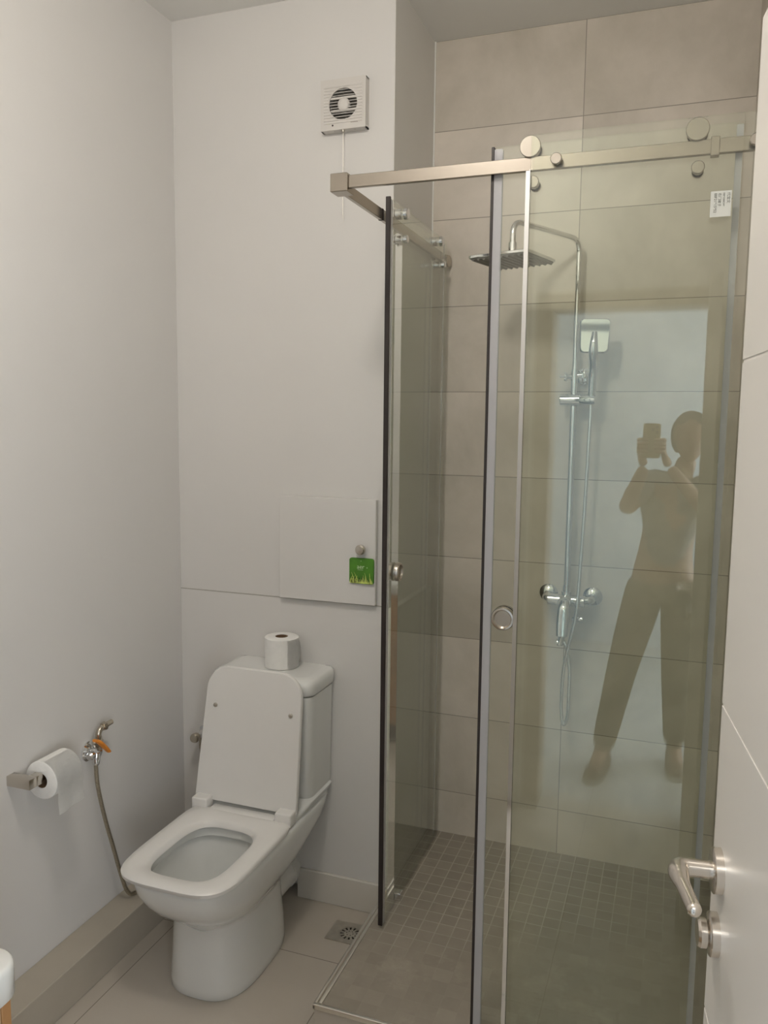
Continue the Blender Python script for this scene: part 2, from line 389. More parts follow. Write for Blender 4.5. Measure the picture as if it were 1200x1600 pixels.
# front wall with the doorway
bm = B(); box(bm, -2.2, -0.53, YF - 0.12, YF, 0, HC); box(bm, -0.53, 0.175, YF - 0.12, YF, 2.15, HC); box(bm, 0.18, 1.6, YF - 0.12, YF, 0, HC)
struct('wall_front', bm, M['wall'])
bm = B()
box(bm, -0.57, -0.50, YF - 0.135, YF + 0.012, 0, 2.12, 0.003, 1); box(bm, 0.17, 0.1765, YF - 0.135, YF + 0.0, 0, 2.12)
box(bm, -0.57, 0.1765, YF - 0.135, YF + 0.012, 2.12, 2.19, 0.003, 1); struct('trim_4', bm, M['frame'])
bm = B(); box(bm, XL, XC + 0.0005, YB - 0.0026, YB + 0.001, 1.0625, 1.0650); struct('trim_6', bm, M['grout'])
# hall
bm = B(); box(bm, -2.3, -2.2, -2.6, YF, 0, HC); struct('wall_hall_left', bm, M['hallwall'])
bm = B(); box(bm, 1.6, 1.7, -2.6, -1.95, 0, HC); box(bm, 1.6, 1.7, -0.35, YF, 0, HC); box(bm, 1.6, 1.7, -1.95, -0.35, 0, 0.65); box(bm, 1.6, 1.7, -1.95, -0.35, 2.25, HC)
struct('wall_hall_right', bm, M['wall'])
bm = B(); box(bm, -2.2, 1.6, -2.6, -2.5, 0, HC); struct('wall_hall_back', bm, M['hallwall'])
wf = B()
for y in (-1.95, -1.175, -0.40): box(wf, 1.62, 1.68, y, y + 0.05, 0.65, 2.25)
box(wf, 1.62, 1.68, -1.95, -0.35, 0.65, 0.70); box(wf, 1.62, 1.68, -1.95, -0.35, 2.2, 2.25)
wo = struct('window_1', wf, M['door'])
g = B(); box(g, 1.647, 1.653, -1.92, -0.38, 0.69, 2.21); part('glass', g, M['winglass'], wo)
# tiled ledge along the left wall, baseboard by the shower
bm = B(); box(bm, XL, -1.539, YF, YB, 0, 0.122, 0.002, 1); struct('trim_5', bm, M['ledge'])
bm = B(); box(bm, -1.180, -0.846, YB - 0.013, YB, 0, 0.107, 0.002, 1); struct('baseboard_back', bm, M['base'])

# ------------------------------------------------------------------ shower base
sb = thing('shower_tray', 'low tiled shower floor of small dark mosaic squares behind the glass screen', 'shower base', ((XC + XR) / 2, 2.34, 0))
bm = B(); box(bm, -0.844, XR, 1.832, YB, 0, HS - 0.001); box(bm, XC, XR, YB, YS, 0, HS - 0.001); part('kerb', bm, M['floor'], sb)
bm = B(); box(bm, -0.834, XR, 1.842, YB, HS - 0.001, HS + 0.001); box(bm, XC, XR, YB, YS, HS - 0.001, HS + 0.001); part('mosaic_floor', bm, M['mosaic'], sb)
bm = B(); box(bm, -0.848, -0.838, 1.828, YB - 0.001, HS - 0.010, HS + 0.004, 0.003, 3); box(bm, -0.834, -0.825, 1.840, YB - 0.001, HS, HS + 0.0045, 0.002, 2)
box(bm, -0.848, XR, 1.828, 1.840, HS - 0.010, HS + 0.0045, 0.003, 3); part('metal_edge', bm, M['trim'], sb, 40)

# ------------------------------------------------------------------ toilet
TX = -1.225
T = thing('toilet', 'white ceramic toilet with its square lid standing open against the cistern', 'toilet', (TX, 2.06, 0))
bm = B()
rings = [srect(TX - 0.011 * max(0, min(1, (0.27 - z) / 0.06)) * (1 if i_ < 12 else 0), yf, yb, hw + 0.014 * max(0, min(1, (0.27 - z) / 0.06)) * (1 if i_ < 12 else 0), z, ef, eb) for i_, (z, yf, yb, hw, ef, eb) in enumerate((
    (0.0, 1.858, 2.245, 0.118, 2.8, 3.4), (0.006, 1.853, 2.25, 0.121, 2.8, 3.4), (0.03, 1.853, 2.25, 0.121, 2.8, 3.4), (0.10, 1.860, 2.245, 0.117, 2.8, 3.4),
    (0.17, 1.864, 2.235, 0.113, 2.8, 3.4), (0.215, 1.864, 2.235, 0.113, 2.8, 3.4), (0.228, 1.859, 2.24, 0.116, 2.8, 3.5), (0.245, 1.835, 2.25, 0.126, 2.8, 3.7),
    (0.265, 1.803, 2.275, 0.141, 2.9, 4), (0.295, 1.768, 2.31, 0.156, 3.1, 5), (0.33, 1.738, 2.36, 0.167, 3.3, 6), (0.365, 1.719, 2.41, 0.1735, 3.5, 8),
    (0.395, 1.712, 2.428, 0.176, 3.6, 9), (0.412, 1.712, 2.428, 0.176, 3.6, 9), (0.418, 1.717, 2.424, 0.171, 3.6, 9),
    (0.419, 1.75, 2.068, 0.130, 3.4, 3.4), (0.412, 1.755, 2.060, 0.122, 3.4, 3.2), (0.388, 1.755, 2.060, 0.124, 3.4, 3.2), (0.380, 1.742, 2.075, 0.134, 3.2, 3.0), (0.35, 1.755, 2.07, 0.130, 3.0, 2.8),
    (0.29, 1.785, 2.055, 0.113, 2.7, 2.6), (0.24, 1.83, 2.04, 0.088, 2.4, 2.4), (0.20, 1.875, 2.02, 0.06, 2.2, 2.2), (0.17, 1.90, 2.0, 0.04, 2, 2), (0.165, 1.94, 1.96, 0.01, 2, 2)))]
loft(bm, rings)
# raised shelf that carries the cistern, with stepped shoulders
loft(bm, [srect(TX, 2.13, 2.430, 0.166, 0.405, 7, 12), srect(TX, 2.142, 2.430, 0.168, 0.425, 7, 12), srect(TX, 2.165, 2.430, 0.176, 0.437, 7, 12), srect(TX, 2.20, 2.430, 0.178, 0.447, 7, 12), srect(TX, 2.215, 2.428, 0.172, 0.452, 7, 12)])
part('bowl', bm, M['ceramic'], T, 50)
bm = B(); loft(bm, [srect(TX, 1.862, 2.03, 0.068, 0.2095, 2.3, 2.3), srect(TX, 1.862, 2.03, 0.068, 0.2105, 2.3, 2.3)]); part('water', bm, M['water'], T)
bm = B(); loft(bm, [srect(TX, 2.252, 2.429, 0.170, 0.452, 8, 14), srect(TX, 2.246, 2.429, 0.173, 0.47, 8, 14), srect(TX, 2.238, 2.429, 0.1765, 0.70, 8, 14), srect(TX, 2.236, 2.429, 0.178, 0.792, 8, 14)])
part('cistern', bm, M['ceramic'], T, 50)
bm = B(); loft(bm, [srect(TX, 2.234, 2.430, 0.180, 0.796, 7, 14), srect(TX, 2.230, 2.430, 0.184, 0.802, 7, 14), srect(TX, 2.230, 2.430, 0.185, 0.826, 7, 14), srect(TX, 2.236, 2.430, 0.182, 0.840, 7, 14), srect(TX, 2.248, 2.429, 0.172, 0.8465, 7, 14), srect(TX, 2.27, 2.42, 0.15, 0.848, 7, 14)])
cl = part('cistern_lid', bm, M['ceramic'], T, 50)
bm = B(); lathe(bm, [(0, 0.019), (0.003, 0.019), (0.0045, 0.016)], (TX - 0.01, 2.335, 0.848), (0, 0, 1)); part('flush_button', bm, M['chrome'], cl, 30)
# seat
bm = B()
rg = [srect(TX, yf, yb, hw, z, ef, eb) for z, yf, yb, hw, ef, eb in (
    (0.4195, 1.755, 2.050, 0.111, 3.8, 3.4), (0.4195, 1.700, 2.122, 0.172, 4.2, 9), (0.423, 1.694, 2.128, 0.178, 4.2, 9), (0.433, 1.692, 2.130, 0.179, 4.2, 9), (0.4385, 1.698, 2.126, 0.174, 4.2, 9),
    (0.4405, 1.715, 2.10, 0.158, 4, 7), (0.4385, 1.740, 2.062, 0.125, 3.8, 3.5), (0.433, 1.748, 2.055, 0.117, 3.8, 3.4))]
R = loft(bm, rg, False, False)
for i in range(72): bm.faces.new((R[-1][i], R[-1][(i + 1) % 72], R[0][(i + 1) % 72], R[0][i]))
box(bm, TX - 0.116, TX + 0.114, 2.11, 2.150, 0.4215, 0.4405, 0.004, 2)
bmesh.ops.recalc_face_normals(bm, faces=bm.faces)
part('seat', bm, M['plastic'], T, 50)
# open lid
lo = Vector((TX, 2.146, 0.449)); tp = Vector((TX + 0.002, 2.206, 0.877)); v_ = (tp - lo).normalized(); u_ = Vector((1, 0, 0)); L = (tp - lo).length
bm = B(); ol = rrect2(0.338, L, 0.075, 10, (1, 1, 0.08, 0.08)); wid = []
for x, y in ol: k_ = (y + L / 2) / L; wid.append((x * (1.075 - 0.085 * k_) - 0.008 * (1 - k_), y))
plate(bm, wid, (lo + tp) / 2, u_, v_, -0.016 if False else 0.016, 0.004)
# move so that the lid's back face touches the line lo-tp plane going backwards
nrm = u_.cross(v_)
bmesh.ops.translate(bm, vec=(-nrm * 0.0 if nrm.y > 0 else -nrm * 0.016), verts=bm.verts)
lid = part('lid', bm, M['plastic'], T, 40)
fr = -nrm if nrm.y > 0 else nrm
for sx in (-0.134, 0.134):
    bm = B(); lathe(bm, [(0, 0.0072), (0.003, 0.0072), (0.004, 0.005)], lo + u_ * sx + v_ * (L * 0.705) + (fr * 0.0002 if nrm.y > 0 else nrm * 0.0), fr if nrm.y > 0 else fr, 20)
    b_ = part('bumper', bm, M['steel'], lid, 30); b_['label'] = 'grey round lid bumper'
for sx in (-0.151, 0.144):
    bm = B(); box(bm, TX + sx - 0.028, TX + sx + 0.027, 2.112, 2.156, 0.424, 0.466, 0.005, 3); part('hinge', bm, M['plastic'], T, 40)
for sx in (-1, 1):
    bm = B(); lathe(bm, [(0, 0.011), (0.003, 0.011), (0.007, 0.006)], (TX + sx * 0.1135, 2.085, 0.055), (sx, 0, 0), 20); part('fixing_cap', bm, M['chrome'], T, 30)
bm = B(); cyl(bm, (-1.220, 2.22, 0.098), (-1.220, YB - 0.0005, 0.098), 0.050, 40); lathe(bm, [(0, 0.054), (0.012, 0.054)], (-1.220, 2.385, 0.098), (0, 1, 0), 40); part('waste_pipe', bm, M['plastic'], T, 40)

# angle valve behind the lid, on the wall
av = thing('angle_valve', 'small chrome angle valve on the wall left of the cistern', 'valve', (-1.552, YB, 0.545))
bm = B(); lathe(bm, [(0, 0.024), (0.004, 0.024), (0.01, 0.012), (0.05, 0.011), (0.055, 0.008)], (-1.552, YB, 0.545), (0, -1, 0)); part('valve_body', bm, M['chrome'], av, 30)
bm = B(); lathe(bm, [(0, 0.010), (0.004, 0.0155), (0.020, 0.017), (0.026, 0.014), (0.028, 0.006)], (-1.552, YB - 0.052, 0.545), (0, -1, 0)); part('knob', bm, M['nickel'], av, 30)
bm = B(); tube(bm, catmull([(-1.552, YB - 0.03, 0.535), (-1.552, YB - 0.03, 0.49), (-1.53, YB - 0.035, 0.44), (-1.46, YB - 0.04, 0.42), (-1.40, YB - 0.06, 0.43)]), 0.006); part('hose', bm, M['braid'], av, 60)

# ------------------------------------------------------------------ toilet paper
def roll_bm(base, axis, h, r, ri):
    p = B(); prof = [(0, ri), (0.0, r - 0.003), (0.002, r), (h - 0.002, r), (h, r - 0.003), (h, ri)]
    axis = Vector(axis).normalized(); u, v = frame_of(axis); n = 48
    rings = [[Vector(base) + axis * t + (u * math.cos(2 * math.pi * k / n) + v * math.sin(2 * math.pi * k / n)) * (rr * (1 + (0.012 * math.sin(3 * 2 * math.pi * k / n) if rr > ri * 1.2 else 0))) for k in range(n)] for t, rr in prof]
    loft(p, rings, False, False); bmesh.ops.recalc_face_normals(p, faces=p.faces); return p
def core_bm(base, axis, h, ri):
    p = B(); axis = Vector(axis).normalized(); u, v = frame_of(axis); n = 40; rings = []
    for t, rr in ((0.001, ri - 0.0015), (h - 0.001, ri - 0.0015), (h - 0.001, ri), (0.001, ri), (0.001, ri - 0.0015)):
        rings.append([Vector(base) + axis * t + (u * math.cos(2 * math.pi * k / n) + v * math.sin(2 * math.pi * k / n)) * rr for k in range(n)])
    loft(p, rings, False, False); bmesh.ops.recalc_face_normals(p, faces=p.faces); return p
t1 = thing('toilet_roll', 'full toilet paper roll standing upright on the cistern lid', 'toilet roll', (-1.212, 2.357, 0.8475))
part('paper', roll_bm((-1.208, 2.360, 0.8482), (0, 0, 1), 0.101, 0.0565, 0.021), M['paper'], t1, 50)
part('core', core_bm((-1.208, 2.360, 0.8482), (0, 0, 1), 0.101, 0.021), M['card'], t1, 50)
# loose torn sheet end hugging the roll
bm = B(); pts = []
for a in range(0, 9):
    t = math.radians(-44 + a * 8); rr = 0.0572 + 0.0008 * a
    pts.append((-1.208 + rr * math.cos(t), 2.360 + rr * math.sin(t)))
lo_ = [0.849, 0.849, 0.850, 0.852, 0.855, 0.862, 0.872, 0.880, 0.888]
top = [0.9475] * 6 + [0.942, 0.930, 0.908]
vs1 = [bm.verts.new((x, y, z)) for (x, y), z in zip(pts, lo_)]; vs2 = [bm.verts.new((x, y, z)) for (x, y), z in zip(pts, top)]
for i in range(8): bm.faces.new((vs1[i], vs1[i + 1], vs2[i + 1], vs2[i]))
bmesh.ops.solidify(bm, geom=bm.faces[:], thickness=0.0006); part('loose_sheet', bm, M['paper'], t1, 60)

RX, RZ, RY0 = XL + 0.064, 0.684, 1.662
hold = thing('paper_holder', 'square satin metal toilet paper holder screwed to the left wall', 'paper holder', (XL, 1.622, RZ))
bm = B(); box(bm, XL, RX + 0.014, 1.606, 1.634, RZ - 0.002, RZ + 0.026, 0.002, 2); part('bracket', bm, M['satin'], hold, 30)
bm = B(); box(bm, RX - 0.012, RX + 0.014, 1.630, 1.655, RZ - 0.002, RZ + 0.026, 0.002, 2); box(bm, RX - 0.007, RX + 0.008, 1.650, 1.772, RZ + 0.001, RZ + 0.018, 0.002, 2); part('arm', bm, M['satin'], hold, 30)
t2 = thing('toilet_roll', 'toilet paper roll on the wall holder with a sheet hanging down', 'toilet roll', (RX, RY0 + 0.05, RZ - 0.055))
part('paper', roll_bm((RX, RY0, RZ), (0, 1, 0), 0.10, 0.053, 0.021), M['paper'], t2, 50)
part('core', core_bm((RX, RY0, RZ), (0, 1, 0), 0.10, 0.021), M['card'], t2, 50)
bm = B(); prof = []
for k in range(10):
    a = math.radians(80 - k * 9); prof.append((RX + 0.0545 * math.cos(a), RZ + 0.0545 * math.sin(a)))
for k in range(1, 9): prof.append((RX + 0.0545 + 0.001 * math.sin(k), RZ - 0.0105 * k))
n_y = 8; grid = []
for j in range(n_y + 1):
    y = RY0 + 0.002 + 0.096 * j / n_y; row = []
    for i, (x, z) in enumerate(prof):
        k = max(0, i - 9) / 8
        row.append(bm.verts.new((x + 0.003 * k * math.sin(j * 1.1), y + 0.002 * k, z - 0.006 * k * (1 - j / n_y))))
    grid.append(row)
for j in range(n_y):
    for i in range(len(prof) - 1): bm.faces.new((grid[j][i], grid[j + 1][i], grid[j + 1][i + 1], grid[j][i + 1]))
bmesh.ops.solidify(bm, geom=bm.faces[:], thickness=0.0006); part('hanging_sheet', bm, M['paper'], t2, 60)

# ------------------------------------------------------------------ wall tap with orange lever
tp_ = thing('wall_tap', 'small chrome wall tap with an orange lever and braided hose', 'tap', (XL, 1.915, 0.63))
bm = B(); lathe(bm, [(0, 0.031), (0.004, 0.031), (0.012, 0.022), (0.016, 0.012)], (XL, 1.925, 0.655), (1, 0, 0)); part('rosette', bm, M['chrome'], tp_, 30)
bm = B(); lathe(bm, [(0, 0.011), (0.026, 0.011), (0.028, 0.016), (0.040, 0.016)], (XL, 1.925, 0.655), (1, 0, 0), 24)
lathe(bm, [(0, 0.012), (0.012, 0.013), (0.018, 0.009)], (XL + 0.034, 1.905, 0.655), (0, -1, 0), 20)
lathe(bm, [(0, 0.010), (0.012, 0.012), (0.03, 0.012), (0.036, 0.009)], (XL + 0.034, 1.922, 0.655), (0.0, -0.15, -1), 16); part('valve_body', bm, M['chrome'], tp_, 30)
bm = B(); lathe(bm, [(0, 0.010), (0.010, 0.0105), (0.012, 0.014), (0.030, 0.014), (0.034, 0.010), (0.042, 0.010)], (XL + 0.036, 1.928, 0.663), (0, 0.05, 1), 8)
tube(bm, catmull([(XL + 0.036, 1.930, 0.700), (XL + 0.036, 1.931, 0.714), (XL + 0.036, 1.940, 0.724), (XL + 0.036, 1.955, 0.727)]), 0.009, 16)
lathe(bm, [(0, 0.013), (0.010, 0.014), (0.012, 0.0085), (0.038, 0.008)], (XL + 0.036, 1.950, 0.727), (0.1, 1, 0.12), 8)
lathe(bm, [(0, 0.007), (0.012, 0.008), (0.016, 0.006)], (XL + 0.036, 1.925, 0.69), (-0.3, -1, 0.1), 12); part('spout', bm, M['nickel'], tp_, 30)
bm = B(); tube(bm, catmull([(XL + 0.050, 1.896, 0.706), (XL + 0.053, 1.912, 0.696), (XL + 0.054, 1.934, 0.672), (XL + 0.054, 1.952, 0.652)]), lambda t: 0.0095 + 0.003 * math.sin(3.0 * t), 14, 0, 0.5, (1, 0, 0)); lv = part('lever', bm, M['orange'], tp_, 50); lv['label'] = 'orange plastic lever'
bm = B(); tube(bm, catmull([(XL + 0.034, 1.917, 0.622), (XL + 0.035, 1.922, 0.55), (XL + 0.038, 1.945, 0.44), (XL + 0.042, 1.975, 0.33), (XL + 0.046, 2.005, 0.22), (XL + 0.05, 2.03, 0.15), (XL + 0.054, 2.06, 0.131), (XL + 0.06, 2.12, 0.1285), (XL + 0.06, 2.2, 0.1285)], 10), 0.0062, 12); part('hose', bm, M['braid'], tp_, 60)

# ------------------------------------------------------------------ extractor fan
FX, FZ = -1.0145, 2.629
fan = thing('extractor_fan', 'square white extractor fan with a round louvred grille on the wall', 'fan', (FX, YB, 2.555))
def face_ring_plate(bm, y, half, r, n=64, t=0.004):
    """square plate with a round hole, facing -Y"""
    def sq(k):
        a = 2 * math.pi * k / n; c, s = math.cos(a), math.sin(a); q = half / max(abs(c), abs(s)); return (c * q, s * q)
    O = [[bm.verts.new((FX + sq(k)[0], yy, FZ + sq(k)[1])) for k in range(n)] for yy in (y, y + t)]
    I = [[bm.verts.new((FX + r * math.cos(2 * math.pi * k / n), yy, FZ + r * math.sin(2 * math.pi * k / n))) for k in range(n)] for yy in (y, y + t)]
    for k in range(n):
        j = (k + 1) % n
        bm.faces.new((O[0][k], O[0][j], I[0][j], I[0][k])); bm.faces.new((O[1][k], O[1][j], I[1][j], I[1][k]))
        bm.faces.new((O[0][k], O[0][j], O[1][j], O[1][k])); bm.faces.new((I[0][k], I[0][j], I[1][j], I[1][k]))
    bmesh.ops.recalc_face_normals(bm, faces=bm.faces)
bm = B(); face_ring_plate(bm, YB - 0.030, 0.0745, 0.0465)
for x0, x1, z0, z1 in ((-.0745, .0745, -.0745, -.0705), (-.0745, .0745, .0705, .0745), (-.0745, -.0705, -.0745, .0745), (.0705, .0745, -.0745, .0745)):
    box(bm, FX + x0, FX + x1, YB - 0.0265, YB, FZ + z0, FZ + z1)
for k in range(-6, 6):     # shallow ribs moulded beside the grille
    z = k * 0.0088 + 0.005
    c = math.sqrt(max(0, 0.0485 ** 2 - z * z))
    for s in (-1, 1):
        a, b2 = sorted((s * (c + 0.001), s * 0.064)); box(bm, FX + a, FX + b2, YB - 0.0318, YB - 0.0295, FZ + z, FZ + z + 0.0042, 0.0009, 1)
for s in (-1, 1): box(bm, FX - 0.064, FX + 0.064, YB - 0.0318, YB - 0.0295, FZ + s * 0.054 - 0.002, FZ + s * 0.054 + 0.002, 0.0009, 1)
part('housing', bm, M['fanplastic'], fan)
bm = B(); lathe(bm, [(0, 0.048), (0.0015, 0.048)], (FX, YB - 0.004, FZ), (0, -1, 0), 48); part('duct', bm, M['grille'], fan)
bm = B()
for k in range(-5, 6):
    z = k * 0.0088; c = math.sqrt(max(0, 0.0465 ** 2 - z * z))
    if c < 0.006: continue
    R0 = [[Vector((FX + sx, YB - 0.029, FZ + z - 0.001)), Vector((FX + sx, YB - 0.019, FZ + z + 0.0045)), Vector((FX + sx, YB - 0.018, FZ + z + 0.0035)), Vector((FX + sx, YB - 0.0285, FZ + z - 0.0022))] for sx in (-c, c)]
    loft(bm, R0)
for z0 in (0.016, -0.021): box(bm, FX - 0.043, FX + 0.043, YB - 0.026, YB - 0.022, FZ + z0, FZ + z0 + 0.007, 0.001, 1)
bmesh.ops.recalc_face_normals(bm, faces=bm.faces); part('louvres', bm, M['fanplastic'], fan)
bm = B(); lathe(bm, [(0, 0.020), (0.012, 0.0195), (0.016, 0.016), (0.0175, 0.008)], (FX, YB - 0.0145, FZ), (0, -1, 0), 36); part('hub', bm, M['fanplastic'], fan, 40)
bm = B(); lathe(bm, [(0, 0.0028), (0.001, 0.0028)], (FX - 0.034, YB - 0.0295, FZ - 0.061), (0, -1, 0), 14); part('indicator', bm, M['black'], fan)
bm = B()
for i, (a, b2) in enumerate(((0, 0.004), (0.005, 0.008), (0.0088, 0.012), (0.0128, 0.016), (0.017, 0.0195), (0.0203, 0.0235))): box(bm, FX + 0.026 + a, FX + 0.026 + b2, YB - 0.0303, YB - 0.0299, FZ - 0.0585, FZ - 0.0562)
part('maker_mark', bm, M['logo'], fan)
bm = B(); lathe(bm, [(0, 0.0055), (0.006, 0.0055), (0.009, 0.003)], (-1.0165, YB - 0.022, 2.5545), (0, 0, -1), 16)
tube(bm, [(-1.0165, YB - 0.022, 2.548), (-1.0165, YB - 0.022, 2.30)], 0.0011, 8); tube(bm, [(-1.0165, YB - 0.022, 2.302), (-1.0135, YB - 0.022, 2.281)], 0.0006, 6); part('pull_cord', bm, M['steel'], fan)
for dx in (-0.032, 0.036):
    bm = B(); lathe(bm, [(0, 0.0022), (0.0008, 0.0022)], (FX + dx, YB - 0.018, 2.5545), (0, 0, -1), 12); part('screw', bm, M['steel'], fan)

# ------------------------------------------------------------------ access panel and air freshener
ap = thing('access_panel', 'square white access hatch with a round knob on the back wall', 'access panel', (-1.068, YB, 1.067))
bm = B(); box(bm, -1.241, -0.896, YB - 0.022, YB - 0.004, 1.068, 1.413, 0.0015, 1); box(bm, -1.236, -0.901, YB - 0.004, YB, 1.073, 1.408); part('door', bm, M['wall'], ap)
bm = B(); lathe(bm, [(0, 0.008), (0.010, 0.008), (0.014, 0.0165), (0.024, 0.0165), (0.028, 0.012), (0.0285, 0.0)], (-0.941, YB - 0.022, 1.252), (0, -1, 0), 32, cap1=False); part('knob', bm, M['satin'], ap, 35)
af = thing('air_freshener', 'green square air freshener printed with grass blades, hanging under the hatch knob', 'air freshener', (-0.9415, YB - 0.023, 1.139))
fy = YB - 0.0225; cx, cz = -0.9415, 1.181
bm = B(); plate(bm, rrect2(0.085, 0.084, 0.008, 5), (cx, fy, cz), (1, 0, 0), (0, 0, 1), 0.008, 0.0015); part('card', bm, M['green'], af, 40)
yy = fy - 0.0083
# grass print: tapered blades
bm = B(); bmd = B(); random.seed(11)
def blade(b__, x, h, lean, w__, y):
    pts_ = []
    for k in range(5):
        t = k / 4; xx = x + lean * t * t * h; ww = w__ * (1 - t) ** 0.8 * 0.5 + 0.0002; zz = cz - 0.0405 + h * t
        pts_.append((xx - ww, xx + ww, zz))
    for (a0, a1, z0), (b0, b1, z1) in zip(pts_[:-1], pts_[1:]):
        if max(a1, b1) > cx + 0.0415 or min(a0, b0) < cx - 0.0415: return
        vv = [b__.verts.new(p) for p in ((a0, y, z0), (a1, y, z0), (b1, y, z1), (b0, y, z1), (a0, y + 0.0003, z0), (a1, y + 0.0003, z0), (b1, y + 0.0003, z1), (b0, y + 0.0003, z1))]
        for q in ((0, 1, 2, 3), (4, 5, 6, 7), (0, 1, 5, 4), (3, 2, 6, 7)): b__.faces.new([vv[i] for i in q])
for i in range(26): blade(bmd, cx - 0.038 + 0.0031 * i + random.uniform(-.001, .001), random.uniform(0.012, 0.026), random.uniform(-0.4, 0.4), 0.0040, yy)
for i in range(24): blade(bm, cx - 0.038 + 0.0033 * i + random.uniform(-.001, .001), random.choice((0.014, 0.018, 0.024, 0.034)) * (0.8 if abs(i - 12) < 4 else 1.05), random.uniform(-0.5, 0.5), 0.0033, yy - 0.0004)
part('dark_blades', bmd, M['bladedark'], af); part('grass_blades', bm, M['blade'], af)
bm = text_bm('aer', 0.020, (cx - 0.002, yy - 0.0004, cz + 0.008), (1, 0, 0), (0, 0, 1))
box(bm, cx - 0.013, cx + 0.006, yy - 0.0004, yy, cz + 0.0035, cz + 0.0045)
lathe(bm, [(0, 0.0016), (0.0004, 0.0016)], (cx + 0.020, yy, cz + 0.012), (0, -1, 0), 12); lathe(bm, [(0, 0.0011), (0.0004, 0.0011)], (cx - 0.001, yy, cz + 0.033), (0, -1, 0), 12)
part('lettering', bm, M['greenlite'], af)

# ------------------------------------------------------------------ floor drain
fd = thing('floor_drain', 'square steel floor drain with a slotted round grate beside the shower kerb', 'drain', (-0.944, 2.292, 0))
bm = B()
n = 48; ccx, ccy, rr = -0.928, 2.290, 0.038
def sqp(k, h=0.052):
    a = 2 * math.pi * k / n; c, s = math.cos(a), math.sin(a)
    x = c / max(abs(c), abs(s)); y = s / max(abs(c), abs(s)); return (-0.944 + x * h, 2.292 + y * h)
O0 = [bm.verts.new((*sqp(k), 0.0005)) for k in range(n)]; O = [bm.verts.new((*sqp(k, 0.0515), 0.003)) for k in range(n)]
I = [bm.verts.new((ccx + rr * math.cos(2 * math.pi * k / n), ccy + rr * math.sin(2 * math.pi * k / n), 0.003)) for k in range(n)]
I2 = [bm.verts.new((ccx + rr * math.cos(2 * math.pi * k / n), ccy + rr * math.sin(2 * math.pi * k / n), 0.0005)) for k in range(n)]
for k in range(n):
    j = (k + 1) % n; bm.faces.new((O0[k], O0[j], O[j], O[k])); bm.faces.new((O[k], O[j], I[j], I[k])); bm.faces.new((I[k], I[j], I2[j], I2[k]))
part('frame', bm, M['steel'], fd)
bm = B(); lathe(bm, [(0, 0.038), (0.0004, 0.038)], (ccx, ccy, 0.0003), (0, 0, 1), 40); part('well', bm, M['dark'], fd)
bm = B(); lathe(bm, [(0, 0.019), (0.0015, 0.019), (0.002, 0.017)], (ccx, ccy, 0.001), (0, 0, 1), 40)
ns = 12
for k in range(ns):    # spokes between the slots
    a0 = 2 * math.pi * k / ns; 
    for seg_ in (1,):
        w0, w1 = 0.0024, 0.0048; d0, d1 = 0.017, 0.0335; c, s = math.cos(a0), math.sin(a0); q = []
        for dd, ww in ((d0, -w0), (d1, -w1), (d1, w1), (d0, w0)): q.append((ccx + c * dd - s * ww, ccy + s * dd + c * ww))
        loft(bm, [[Vector((x, y, 0.001)) for x, y in q], [Vector((x, y, 0.0029)) for x, y in q]])
RR = []
for z, r in ((0.001, 0.032), (0.0029, 0.032), (0.0029, 0.0379), (0.001, 0.0379), (0.001, 0.032)): RR.append([Vector((ccx + r * math.cos(2 * math.pi * k / 40), ccy + r * math.sin(2 * math.pi * k / 40), z)) for k in range(40)])
loft(bm, RR, False, False); bmesh.ops.recalc_face_normals(bm, faces=bm.faces)
part('grate', bm, M['steel'], fd)
bm = B()
for k in range(6): lathe(bm, [(0, 0.0018), (0.0004, 0.0018)], (ccx + 0.011 * math.cos(k * math.pi / 3), ccy + 0.011 * math.sin(k * math.pi / 3), 0.0029), (0, 0, 1), 12)
part('grate_holes', bm, M['dark'], fd)

# ------------------------------------------------------------------ shower screen: frame with fixed panes
ZB, ZT = 0.112, 2.290
se = thing('shower_screen_frame', 'corner rail with square joint and the two fixed glass panes of the shower', 'shower screen', (-0.798, 1.887, HS))
bm = B(); box(bm, -0.776, XR, 1.872, 1.884, 2.221, 2.251, 0.0012, 1); part('front_rail', bm, M['rail'], se)
bm = B(); box(bm, -0.815, -0.803, 1.910, YS, 2.221, 2.251, 0.0012, 1); part('side_rail', bm, M['rail'], se)
bm = B(); box(bm, -0.821, -0.776, 1.865, 1.912, 2.213, 2.256, 0.0015, 1); part('corner_joint', bm, M['rail'], se)
bm = B(); box(bm, -0.335, XR, 1.858, 1.866, HS + 0.004, ZT + 0.003, 0.0006, 1); part('fixed_pane', bm, M['glass'], se)
bm = B(); box(bm, -0.829, -0.821, 2.36, YS, HS + 0.001, ZT + 0.003, 0.0006, 1); part('fixed_pane', bm, M['glass'], se)
bm = B(); box(bm, -0.3465, -0.3365, 1.8665, 1.8685, HS + 0.002, 2.220); box(bm, -0.3465, -0.3445, 1.8685, 1.885, HS + 0.002, 2.220); box(bm, -0.3365, -0.335, 1.857, 1.8685, HS + 0.002, 2.220); part('chrome_strip', bm, M['chrome'], se)
bm = B(); box(bm, -0.8205, -0.8185, 2.350, 2.364, HS + 0.002, 2.220); box(bm, -0.8185, -0.799, 2.350, 2.352, HS + 0.002, 2.220); part('chrome_strip', bm, M['chrome'], se)
